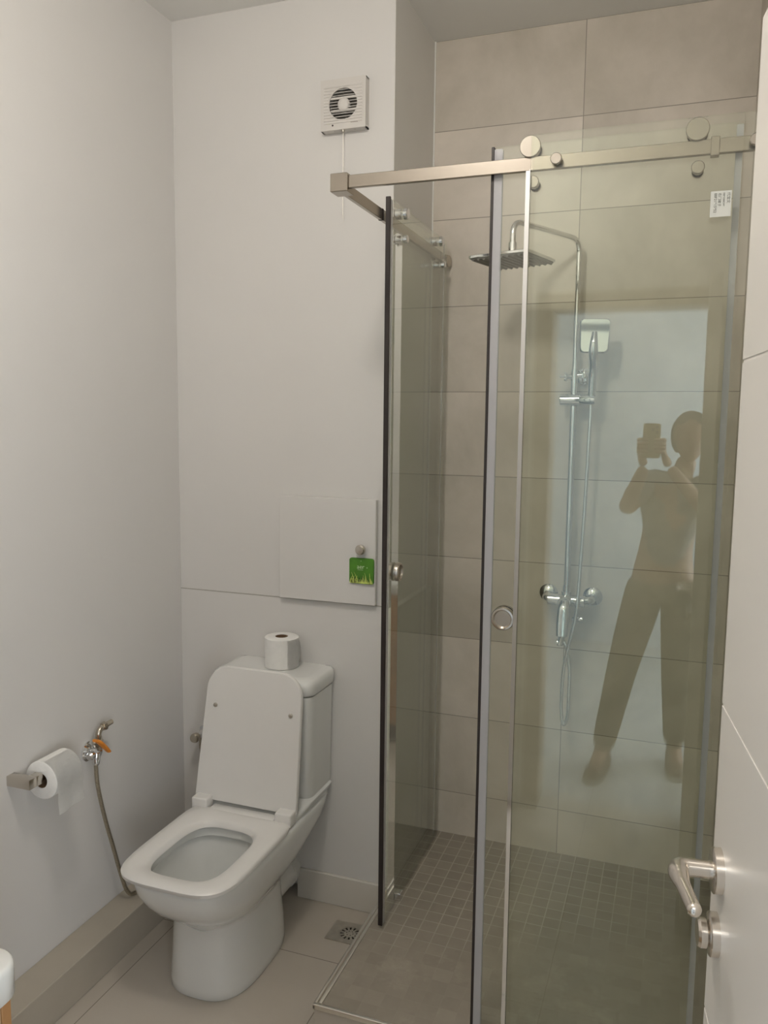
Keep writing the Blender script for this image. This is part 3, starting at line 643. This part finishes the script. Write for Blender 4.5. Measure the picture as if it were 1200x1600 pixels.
for (x, y, z, ax) in ((-0.279, 1.858, 2.236, 'y'), (0.12, 1.858, 2.236, 'y'), (-0.829, 2.42, 2.236, 'x'), (-0.829, 2.79, 2.236, 'x')):
    bm = B(); lathe(bm, [(0, 0.0125), (0.007, 0.0125), (0.0085, 0.011)], (x, y, z), (0, -1, 0) if ax == 'y' else (-1, 0, 0), 28)
    lathe(bm, [(0, 0.006), (0.012, 0.006)], (x, y, z), (0, 1, 0) if ax == 'y' else (1, 0, 0), 16); part('glass_clamp', bm, M['roller'], se, 30)
bm = B(); box(bm, 0.035, 0.052, 1.868, 1.888, 2.2165, 2.2545, 0.001, 1); part('rail_stop', bm, M['rail'], se)
bm = B(); box(bm, -0.8155, -0.8025, 2.186, 2.196, 2.2205, 2.2515, 0.0005, 1); s_ = part('rail_stop', bm, M['black'], se)
bm = B(); lathe(bm, [(0, 0.019), (0.006, 0.019), (0.012, 0.012)], (-0.809, YS, 2.236), (0, -1, 0), 28); lathe(bm, [(0, 0.02), (0.008, 0.02)], (-0.792, YS - 0.028, 2.224), (1, -0.2, 0), 20); part('wall_socket', bm, M['satin'], se, 30)
# price sticker on the front fixed pane
bm = B(); box(bm, 0.0395, 0.0795, 1.8572, 1.8578, 2.090, 2.1415, 0); st = part('sticker', bm, M['sticker'], se); st['label'] = 'white paper size sticker'
X0 = 0.0735
for (txt, sz, xx, zz) in (('\u4ee3\u5b9d\u6587', 0.0072, 0.0715, 2.1375), ('100*1200CM*', 0.0048, 0.0635, 2.1385), ('\u53f3\u95e8\u73bb\u5b50', 0.0068, 0.0545, 2.1375), ('88F21*15*52', 0.0074, 0.0465, 2.1375)):
    try:
        bm = text_bm(txt, sz, (xx, 1.8570, zz), (0, 0, -1), (1, 0, 0), 0.0001, 'LEFT'); part('sticker_text', bm, M['ink'], st)
    except Exception as ex: print('text', ex)

# ------------------------------------------------------------------ sliding doors
def disc(bm, c, axis, r, t, b_=0.0015): lathe(bm, [(0, r), (t - b_, r), (t, r - b_)], c, axis, 36)
fs = thing('sliding_glass_door', 'front sliding glass door with a round knob and black edge seal', 'shower door', (-0.17, 1.896, 0.13), 'sliding shower doors')
bm = B(); box(bm, -0.421, 0.090, 1.892, 1.900, 0.125, ZT - 0.004, 0.0006, 1); part('glass_pane', bm, M['glass'], fs)
bm = B(); box(bm, -0.4305, -0.4235, 1.889, 1.903, 0.118, ZT - 0.004, 0.001, 1); part('black_seal', bm, M['black'], fs)
bm = B(); box(bm, -0.4235, -0.405, 1.8895, 1.8905, 0.118, ZT - 0.01); box(bm, -0.4235, -0.405, 1.9015, 1.9025, 0.118, ZT - 0.01); part('clear_seal', bm, M['seal'], fs)
bm = B(); box(bm, 0.084, 0.097, 1.8895, 1.8905, 0.118, ZT - 0.01); box(bm, 0.084, 0.097, 1.9015, 1.9025, 0.118, ZT - 0.01); part('clear_seal', bm, M['seal'], fs)
for x, z, r in ((-0.339, 2.272, 0.0235), (0.008, 2.272, 0.0235), (-0.331, 2.196, 0.0135), (0.012, 2.196, 0.0135)):
    bm = B(); rr = 0.0195 if r > 0.02 else 0.0105
    disc(bm, (x, 1.8715, z), (0, -1, 0), r, 0.005 if r > .02 else 0.004); disc(bm, (x, 1.891, z), (0, -1, 0), rr, 0.0185); disc(bm, (x, 1.901, z), (0, 1, 0), r * 0.9, 0.010); part('roller', bm, M['roller'], fs, 30)
def knob(c, ax, parent):
    bm = B(); ax = Vector(ax)
    for s in (1, -1):
        p = Vector(c) + ax * s * 0.0041
        lathe(bm, [(0, 0.0285), (0.010, 0.0285), (0.013, 0.0265), (0.0135, 0.0225), (0.0075, 0.0195), (0.0075, 0.0)], p, ax * s, 40, cap1=False)
    part('knob', bm, M['satin'], parent, 35)
knob((-0.374, 1.896, 1.196), (0, -1, 0), fs)
bm = B(); box(bm, -0.33, -0.30, 1.885, 1.907, HS + 0.001, 0.132, 0.002, 1); part('bottom_guide', bm, M['chrome'], fs)
sd = thing('sliding_glass_door', 'side sliding glass door pushed back beside the white back wall', 'shower door', (-0.791, 2.5, 0.13), 'sliding shower doors')
bm = B(); box(bm, -0.795, -0.787, 2.207, 2.80, 0.125, ZT - 0.004, 0.0006, 1); part('glass_pane', bm, M['glass'], sd)
bm = B(); box(bm, -0.798, -0.784, 2.198, 2.205, 0.118, ZT - 0.004, 0.001, 1); part('black_seal', bm, M['black'], sd)
for x in (-0.7975, -0.7855):
    bm = B(); box(bm, x, x + 0.001, 2.205, 2.222, 0.118, ZT - 0.01); part('clear_seal', bm, M['seal'], sd)
bm = B(); box(bm, -0.7975, -0.7965, 2.79, 2.806, 0.118, ZT - 0.01); part('clear_seal', bm, M['seal'], sd)
for y, z, r in ((2.335, 2.270, 0.019), (2.715, 2.270, 0.019), (2.335, 2.198, 0.0135), (2.745, 2.198, 0.0135)):
    bm = B(); disc(bm, (-0.788, y, z), (1, 0, 0), r * 0.85, 0.012, 0.002); disc(bm, (-0.796, y, z), (-1, 0, 0), r * 0.8, 0.019); disc(bm, (-0.8155, y, z), (-1, 0, 0), r, 0.005 if r < .015 else 0.005); part('roller', bm, M['chrome'], sd, 30)
knob((-0.791, 2.300, 1.208), (1, 0, 0), sd)
bm = B(); box(bm, -0.806, -0.778, 2.355, 2.385, HS + 0.001, 0.134, 0.003, 2); part('bottom_guide', bm, M['chrome'], sd)

# ------------------------------------------------------------------ shower column
PX, PY = -0.3345, 2.79
sc_ = thing('shower_column', 'chrome shower column with mixer and square rain head on the tiled wall', 'shower', (PX, YS, 1.0))
bm = B()
for x in (-0.404, -0.252):
    lathe(bm, [(0, 0.033), (0.003, 0.033), (0.010, 0.026), (0.014, 0.014), (0.03, 0.014)], (x, YS, 1.066), (0, -1, 0), 36)
    tube(bm, bend([(x, YS - 0.028, 1.066), (x, PY - 0.01, 1.064), (x * 0.7 + PX * 0.3, PY - 0.014, 1.062)], 0.02), 0.0135, 20)
lathe(bm, [(0, 0.016), (0.004, 0.020), (0.125, 0.020), (0.129, 0.016)], (-0.3985, PY - 0.014, 1.06), (1, 0, 0), 28)
lathe(bm, [(0, 0.022), (0.05, 0.022), (0.055, 0.018)], (PX, PY - 0.014, 1.06), (0, -1, 0), 28)
lathe(bm, [(0, 0.017), (0.02, 0.017), (0.022, 0.013), (0.04, 0.013)], (PX, PY - 0.008, 1.07), (0, 0, 1), 24)
lathe(bm, [(0, 0.013), (0.022, 0.013)], (PX, PY - 0.012, 1.045), (0, 0, -1), 20)
lathe(bm, [(0, 0.006), (0.018, 0.010), (0.034, 0.010)], (-0.310, PY - 0.02, 1.0), (1, 0, 0), 18)
tube(bm, catmull([(PX, PY - 0.02, 1.03), (PX + 0.004, PY - 0.03, 0.99), (PX - 0.004, PY - 0.04, 0.95), (PX - 0.012, PY - 0.035, 0.91)]), 0.012, 16)
lathe(bm, [(0, 0.004), (0.002, 0.012), (0.020, 0.012)], (PX - 0.024, PY - 0.035, 0.915), (1, 0, 0), 18)
part('mixer_body', bm, M['chrome'], sc_, 40)
bm = B(); tube(bm, catmull([(PX + 0.002, PY - 0.072, 1.068), (PX + 0.002, PY - 0.088, 1.045), (PX + 0.001, PY - 0.094, 1.00), (PX + 0.001, PY - 0.102, 0.955)]), lambda t: 0.0155 + 0.005 * math.sin(t * 2.6), 20, 0, 0.5, (1, 0, 0)); part('mixer_lever', bm, M['chrome'], sc_, 50)
bm = B(); cyl(bm, (PX, PY, 1.10), (PX, PY, 1.842), 0.0115); lathe(bm, [(0, 0.0125), (0.05, 0.0125)], (PX, PY, 1.785), (0, 0, 1), 24); lathe(bm, [(0, 0.0127), (0.004, 0.0127)], (PX, PY, 1.655), (0, 0, 1), 24); part('riser_pipe', bm, M['chrome'], sc_, 40)
HX, HY, HZ = -0.497, 2.497, 2.150
bm = B(); tube(bm, bend([(PX, PY, 1.835), (PX, PY, 2.263), (HX, HY, 2.268), (HX, HY, 2.185)], 0.045, 10), 0.0088, 20)
lathe(bm, [(0, 0.0125), (0.03, 0.0125), (0.032, 0.009)], (HX, HY, 2.203), (0, 0, -1), 22); part('shower_arm', bm, M['chrome'], sc_, 40)
bm = B(); lathe(bm, [(0, 0.013), (0.006, 0.011), (0.014, 0.016), (0.018, 0.020)], (HX, HY, 2.178), (0, 0, -1), 24)
ca, sa = math.cos(math.radians(-16)), math.sin(math.radians(-16))
plate(bm, rrect2(0.198, 0.198, 0.012, 5), (HX, HY, 2.150), (ca, sa, 0), (-sa, ca, 0), 0.009, 0.0015)
hd = part('rain_head', bm, M['chrome'], sc_, 35)
bm = B()
for i in range(10):
    for k in range(1):
        q = -0.086 + i * 0.0191; a = Vector((HX, HY, 2.1475)) + Vector((ca, sa, 0)) * q
        tube(bm, [a + Vector((-sa, ca, 0)) * -0.09, a + Vector((-sa, ca, 0)) * 0.09], 0.0046, 8)
box(bm, -0.092, 0.092, -0.092, 0.092, -0.0015, 0.0015); bmesh.ops.transform(bm, matrix=Matrix.Translation((HX, HY, 2.149)) @ Matrix.Rotation(math.radians(-16), 4, 'Z'), verts=bm.verts[-8:]); part('nozzle_rows', bm, M['nozzle'], hd)
bm = B(); lathe(bm, [(0, 0.028), (0.004, 0.027), (0.010, 0.018), (0.012, 0.009), (YS - PY, 0.009)], (PX + 0.034 - 0.008, YS, 1.822), (0, -1, 0), 30); tube(bm, [(PX + 0.026, PY, 1.822), (PX, PY, 1.822)], 0.008, 14); part('wall_bracket', bm, M['chrome'], sc_, 40)
bm = B(); tube(bm, [(PX, PY, 1.818), (PX - 0.03, PY - 0.012, 1.818)], 0.008, 14)
for a in range(4):
    t = math.radians(45 + 90 * a); tube(bm, [(PX - 0.026, PY - 0.010, 1.818), (PX - 0.028, PY - 0.010 + 0.017 * math.cos(t), 1.818 + 0.017 * math.sin(t))], 0.004, 10)
tube(bm, [(PX - 0.03, PY - 0.012, 1.818), (PX - 0.046, PY - 0.018, 1.818)], 0.0045, 10); part('diverter_knob', bm, M['chrome'], sc_, 40)
bm = B(); lathe(bm, [(0, 0.018), (0.003, 0.021), (0.066, 0.021), (0.068, 0.018)], (-0.379, PY - 0.008, 1.741), (1, 0, 0), 28)
lathe(bm, [(0, 0.018), (0.040, 0.0185), (0.062, 0.014)], (-0.313, PY - 0.010, 1.741), (1, -0.5, 0), 24); part('slider', bm, M['chrome'], sc_, 40)

hs = thing('hand_shower', 'square chrome hand shower with a looping metal hose held on the column slider', 'hand shower', (-0.27, 2.74, 1.74))
bm = B(); HC0 = Vector((-0.2675, 2.722, 1.942)); vv = Vector((0.012, 0.10, 0.99)).normalized(); uu = Vector((0.993, 0.10, 0)); uu = (uu - vv * uu.dot(vv)).normalized()
plate(bm, [(x * (1 + 0.04 * (y / 0.05)), y) for x, y in rrect2(0.092, 0.110, 0.014, 5)], HC0, uu, vv, 0.016, 0.004); part('head', bm, M['chrome'], hs, 35)
bm = B(); tube(bm, catmull([HC0 + vv * 0.012 + Vector((0.0, -0.014, 0)), HC0 - vv * 0.025 + Vector((0, -0.018, 0)), HC0 - vv * 0.06 + Vector((-0.001, -0.006, 0)), (-0.271, 2.745, 1.83), (-0.274, 2.762, 1.745), (-0.275, 2.764, 1.728)]), lambda t: 0.009 + 0.008 * min(1, t * 3) - 0.004 * t, 20); part('handle', bm, M['chrome'], hs, 50)
pts = catmull([(-0.275, 2.764, 1.73), (-0.277, 2.762, 1.60), (-0.281, 2.758, 1.40), (-0.287, 2.752, 1.20), (-0.291, 2.745, 1.08), (-0.298, 2.742, 1.0), (-0.315, 2.742, 0.915), (-0.328, 2.742, 0.84), (-0.333, 2.742, 0.75), (-0.331, 2.742, 0.665), (-0.322, 2.742, 0.632), (-0.311, 2.742, 0.665), (-0.309, 2.744, 0.75), (-0.311, 2.746, 0.84), (-0.325, 2.75, 0.905), (-0.336, 2.755, 0.925)], 12)
bm = B(); tube(bm, pts, 0.0062, 10); part('hose', bm, M['chrome'], hs, 60)

# ------------------------------------------------------------------ bathroom door (open inwards along the right wall)
EX, EY = 0.067, 1.05; ang = math.radians(7.1); dd = Vector((math.sin(ang), -math.cos(ang), 0)); nn = Vector((-math.cos(ang), -math.sin(ang), 0)); WD = 0.70
def dloc(s, z, n=0.0): return Vector((EX, EY, 0)) + dd * s + Vector((0, 0, z)) + nn * n     # s from free edge towards hinge
def dbox(bm, s0, s1, z0, z1, n0, n1, bev=0.0):
    box(bm, 0, 1, 0, 1, 0, 1); vs_ = bm.verts[-8:]
    for v in vs_: v.co = dloc(s0 + v.co.x * (s1 - s0), z0 + v.co.z * (z1 - z0), n0 + v.co.y * (n1 - n0))
bm = B(); gz = [0.0, 0.508, 0.922, 1.322, 1.738, 2.14]
gz = [0.008, 0.52, 0.920, 1.322, 1.738, 2.12]
dbox(bm, 0, WD, gz[0], gz[-1], -0.040, -0.003)
for a, b2 in zip(gz[:-1], gz[1:]):
    dbox(bm, 0, WD, a + (0.002 if a > 0.1 else 0), b2 - 0.002, -0.003, 0)
bmesh.ops.recalc_face_normals(bm, faces=bm.faces)
door = struct('door_1', bm, M['door'])
bm = B()
for z in gz[1:-1]: dbox(bm, 0.0005, WD, z - 0.002, z + 0.002, -0.003, -0.0012)
bmesh.ops.recalc_face_normals(bm, faces=bm.faces); part('grooves', bm, M['groove'], door)
bm = B(); c0 = dloc(0.052, 1.133); lathe(bm, [(0, 0.0265), (0.009, 0.0265), (0.0105, 0.0245)], c0, nn, 40)
lathe(bm, [(0, 0.0265), (0.009, 0.0265)], dloc(0.052, 1.133, -0.04), -nn, 40)
pth = bend([c0 + nn * 0.008, c0 + nn * 0.050, c0 + nn * 0.050 + dd * 0.028, c0 + nn * 0.043 + dd * 0.089], 0.022, 12)
tube(bm, pth, lambda t: (0.0105 + 0.0016 * math.sin(t * 3.0)) * (1 - 0.25 * max(0, t - 0.6) / 0.4), 24); bmesh.ops.create_uvsphere(bm, u_segments=20, v_segments=12, radius=0.0081, matrix=Matrix.Translation(pth[-1])); part('door_handle', bm, M['doorsatin'], door, 40)
bm = B(); c1 = dloc(0.052, 1.052); lathe(bm, [(0, 0.0255), (0.009, 0.0255), (0.0105, 0.0235)], c1, nn, 40); lathe(bm, [(0, 0.012), (0.004, 0.017), (0.011, 0.0175), (0.014, 0.015)], c1 + nn * 0.009, nn, 32); part('thumb_turn', bm, M['doorsatin'], door, 40)
bm = B()
for z in (0.25, 1.06, 1.9): cyl(bm, dloc(WD + 0.006, z - 0.04, -0.004), dloc(WD + 0.006, z + 0.04, -0.004), 0.006, 14)
part('hinges', bm, M['doorsatin'], door, 40)

# ------------------------------------------------------------------ vanity
va = thing('vanity_cabinet', 'pale wood vanity cabinet below the white basin at lower left', 'cabinet', (-1.27, 0.60, 0))
bm = B(); box(bm, XL + 0.002, -0.918, YF + 0.002, 0.868, 0.10, 0.7935, 0.001, 1); part('body', bm, M['wood'], va)
bm = B(); box(bm, XL + 0.004, -1.284, 0.870, 0.888, 0.11, 0.790, 0.001, 1); part('door', bm, M['woodedge'], va)
bm = B(); box(bm, -1.280, -0.918, 0.870, 0.888, 0.11, 0.790, 0.001, 1); part('door', bm, M['woodedge'], va)
bm = B(); box(bm, XL + 0.03, -0.95, YF + 0.03, 0.83, 0, 0.10); part('plinth', bm, M['black'], va)
ba = thing('washbasin', 'white rounded washbasin on the wood vanity at the lower left corner', 'basin', (-1.27, 0.60, 0.794))
bm = B(); x0_, x1_, y0_, y1_ = XL + 0.004, -0.897, YF + 0.002, 0.902; bcx = (x0_ + x1_) / 2
def br(z, inset, r): return [Vector(((x0_ + x1_) / 2 + x, (y0_ + y1_) / 2 + y, z)) for x, y in rrect2(x1_ - x0_ - 2 * inset, y1_ - y0_ - 2 * inset, r, 10)]
loft(bm, [br(0.794, 0.004, 0.040), br(0.798, 0.0, 0.044), br(0.840, 0.0, 0.044), br(0.847, 0.002, 0.042), br(0.850, 0.006, 0.038),
          br(0.850, 0.055, 0.06), br(0.845, 0.062, 0.06), br(0.815, 0.085, 0.06), br(0.804, 0.14, 0.06)])
part('bowl', bm, M['ceramic'], ba, 45)
bm = B(); lathe(bm, [(0, 0.024), (0.09, 0.022), (0.1, 0.02)], (bcx, 0.40, 0.85), (0, 0, 1), 24); tube(bm, bend([(bcx, 0.40, 0.93), (bcx, 0.52, 0.945), (bcx, 0.525, 0.925)], 0.01), 0.011, 16); part('faucet', bm, M['chrome'], ba, 40)

# ------------------------------------------------------------------ ceiling lamps
for x, y, r, lab in ((-0.66, 0.98, 0.14, 'round white ceiling lamp above the middle of the bathroom'), (-0.3, -0.95, 0.17, 'unseen round white ceiling fill lamp in the hall behind the doorway')):
    cl_ = thing('ceiling_lamp', lab, 'lamp', (x, y, HC))
    bm = B(); lathe(bm, [(0, r), (0.03, r), (0.035, r - 0.008)], (x, y, HC), (0, 0, -1), 40); part('lamp_base', bm, M['plastic'], cl_, 40)
    bm = B(); lathe(bm, [(0, r - 0.012), (0.02, r - 0.018), (0.032, r - 0.05), (0.035, 0.01)], (x, y, HC - 0.035), (0, 0, -1), 40); part('diffuser', bm, M['lamp'], cl_, 50)

# ------------------------------------------------------------------ the photographer standing in the doorway
pe = thing('person', 'person in grey shirt and olive trousers holding up a phone, mirrored in the shower glass', 'person', (-0.10, -0.30, 0))
sk = dict(pelvis=((-0.03, -0.30, 0.93), .125, .09), hipl=((-0.115, -0.285, 0.87), .085), hipr=((0.05, -0.30, 0.87), .085),
    kneel=((-0.20, -0.16, 0.50), .055), anklel=((-0.275, -0.16, 0.09), .036), toel=((-0.30, -0.03, 0.04), .032),
    kneer=((0.045, -0.27, 0.49), .055), ankler=((0.055, -0.34, 0.09), .036), toer=((0.07, -0.20, 0.04), .032),
    belly=((-0.02, -0.31, 1.08), .115, .085), chest=((0.0, -0.31, 1.28), .135, .095), neck=((0.035, -0.30, 1.455), .048), headb=((0.05, -0.285, 1.52), .055),
    shl=((-0.135, -0.29, 1.385), .055), ell=((-0.215, -0.15, 1.265), .042), wrl=((-0.135, -0.075, 1.475), .027),
    shr=((0.165, -0.30, 1.40), .055), elr=((0.155, -0.14, 1.25), .042), wrr=((-0.03, -0.075, 1.475), .027))
ed = [('pelvis', 'hipl'), ('pelvis', 'hipr'), ('hipl', 'kneel'), ('kneel', 'anklel'), ('anklel', 'toel'), ('hipr', 'kneer'), ('kneer', 'ankler'), ('ankler', 'toer'),
      ('pelvis', 'belly'), ('belly', 'chest'), ('chest', 'neck'), ('neck', 'headb'), ('chest', 'shl'), ('chest', 'shr'), ('shl', 'ell'), ('ell', 'wrl'), ('shr', 'elr'), ('elr', 'wrr')]
bm = skin_bm(sk, ed)
# head
hc = Vector((0.055, -0.275, 1.600)); r = bmesh.ops.create_uvsphere(bm, u_segments=32, v_segments=24, radius=1.0)
for v in r['verts']:
    c = v.co.copy(); x, y, z = c.x * 0.075, c.y * 0.095, c.z * 0.112
    if z < 0: x *= 1 + 0.30 * z / 0.112; y = y * (1 + 0.12 * z / 0.112) + 0.008 * (-z / 0.112)
    if c.y > 0.75 and abs(c.x) < 0.22 and -0.35 < c.z < 0.1: y += 0.018 * (1 - abs(c.x) / 0.22) * (1 - (c.z + 0.35) / 0.45 * 0.7)      # nose
    if c.y > 0.6 and 0.02 < c.z < 0.22 and 0.2 < abs(c.x) < 0.6: y -= 0.006                                                      # eye sockets
    if c.y > 0.7 and -0.62 < c.z < -0.45 and abs(c.x) < 0.35: y += 0.004                                                        # lips
    v.co = hc + Vector((x, y, z))
for sx in (-1, 1):
    r = bmesh.ops.create_uvsphere(bm, u_segments=12, v_segments=10, radius=1.0)
    for v in r['verts']: v.co = hc + Vector((sx * 0.076 + v.co.x * 0.009, -0.008 + v.co.y * 0.017, -0.005 + v.co.z * 0.030))
body = part('body', bm, M['skin'], pe, 180)
# hands: palm and five fingers closing round the phone
def hand(side, wr, parent):
    bm_ = B(); s = side; px = -0.110 + s * 0.044
    palm = Vector((px + s * 0.006, -0.082, 1.535)); wrv = Vector(wr)
    nodes = dict(palm=(tuple(palm), .026, .015), wrist=(tuple(wrv), .024), kn=((px + s * 0.002, -0.080, 1.575), .024, .013))
    b1 = skin_bm(nodes, [('palm', 'wrist'), ('palm', 'kn')]); 
    me = bpy.data.meshes.new('h'); b1.to_mesh(me); b1.free(); bm_.from_mesh(me); bpy.data.meshes.remove(me)
    for k, (zz, ln) in enumerate(((1.592, 0.034), (1.575, 0.040), (1.557, 0.038), (1.540, 0.030))):
        p0 = Vector((px + s * 0.012, -0.078, zz)); p1 = Vector((px + s * 0.008, -0.054, zz + 0.004)); p2 = Vector((px - s * 0.010, -0.042, zz + 0.004)); p3 = Vector((px - s * (0.010 + ln * 0.6), -0.041, zz + 0.002))
        tube(bm_, catmull([p0, p1, p2, p3], 5), lambda t: 0.0085 - 0.002 * t, 10)
    tube(bm_, catmull([(px + s * 0.008, -0.085, 1.528), (px - s * 0.005, -0.085, 1.545), (px - s * 0.016, -0.079, 1.562)], 5), lambda t: 0.010 - 0.002 * t, 10)
    part('hand', bm_, M['skin'], parent, 180)
hand(-1, sk['wrl'][0], body); hand(1, sk['wrr'][0], body)
def fat(keys, k, dr, over=None):
    return {n_: (sk[n_][0], *(q + dr for q in sk[n_][1:])) for n_ in keys}
sh = fat(['chest', 'belly', 'pelvis', 'shl', 'shr'], 1, 0.014); sh['neckb'] = ((0.03, -0.30, 1.42), .065)
sh['ull'] = (tuple(Vector(sk['shl'][0]).lerp(Vector(sk['ell'][0]), 0.75)), .058); sh['ulr'] = (tuple(Vector(sk['shr'][0]).lerp(Vector(sk['elr'][0]), 0.75)), .058)
part('shirt', skin_bm(sh, [('chest', 'belly'), ('belly', 'pelvis'), ('chest', 'neckb'), ('chest', 'shl'), ('chest', 'shr'), ('shl', 'ull'), ('shr', 'ulr')]), M['shirt'], pe, 180)
tr_ = fat(['pelvis', 'hipl', 'hipr', 'kneel', 'kneer', 'anklel', 'ankler'], 1, 0.020)
tr_['pelvis'] = ((-0.03, -0.30, 0.95), .135, .10)
part('trousers', skin_bm(tr_, [('pelvis', 'hipl'), ('pelvis', 'hipr'), ('hipl', 'kneel'), ('hipr', 'kneer'), ('kneel', 'anklel'), ('kneer', 'ankler')]), M['trouser'], pe, 180)
for a, t in (('anklel', 'toel'), ('ankler', 'toer')):
    A = Vector(sk[a][0]); Tt = Vector(sk[t][0]); d_ = (Tt - A); d_.z = 0; d_.normalize(); sd_ = Vector((d_.y, -d_.x, 0)); bm = B(); rings = []
    for t_, w_, h_ in ((-0.065, 0.02, 0.05), (-0.055, 0.034, 0.085), (0.0, 0.038, 0.09), (0.06, 0.042, 0.065), (0.12, 0.046, 0.05), (0.17, 0.038, 0.036), (0.195, 0.015, 0.02)):
        c = Vector((A.x, A.y, 0)) + d_ * t_
        rings.append([c + sd_ * w_ * x + Vector((0, 0, max(0.001, h_ * z))) for x, z in ((-1, 0), (-1, .5), (-.7, .9), (0, 1), (.7, .9), (1, .5), (1, 0))])
    loft(bm, rings); bmesh.ops.recalc_face_normals(bm, faces=bm.faces); part('shoe', bm, M['shoe'], pe, 50)
bm = B(); r = bmesh.ops.create_uvsphere(bm, u_segments=36, v_segments=28, radius=1.0)
for v in r['verts']:
    c = v.co.copy(); s = 1 + 0.03 * noise.noise(c * 6)
    v.co = hc + Vector((c.x * 0.088 * s, -0.016 + c.y * 0.098 * s, 0.014 + c.z * 0.114 * s))
bmesh.ops.delete(bm, geom=[v for v in bm.verts if (v.co.y > hc.y + 0.045 and v.co.z < hc.z + 0.062) or v.co.z < hc.z - 0.075], context='VERTS')
part('hair', bm, M['hair'], pe, 180)
ph = thing('phone', 'phone in a brown case held up by the person in the doorway', 'phone', (-0.110, -0.066, 1.525))
bm = B(); plate(bm, rrect2(0.076, 0.155, 0.010, 5), (-0.110, -0.062, 1.590), (1, 0, 0), (0, 0, 1), 0.0, 0.0) if False else plate(bm, rrect2(0.076, 0.155, 0.010, 5), (-0.110, -0.058, 1.590), (1, 0, 0), (0, 0, 1), 0.010, 0.002)
part('case', bm, M['phone'], ph, 35)
bm = B()
for dx, dz in ((0.022, 0.06), (0.022, 0.038), (0.004, 0.05)): lathe(bm, [(0, 0.0075), (0.0025, 0.0075), (0.003, 0.006)], (-0.110 + dx, -0.058, 1.590 + dz), (0, 1, 0), 24)
part('camera_lens', bm, M['black'], ph, 35)
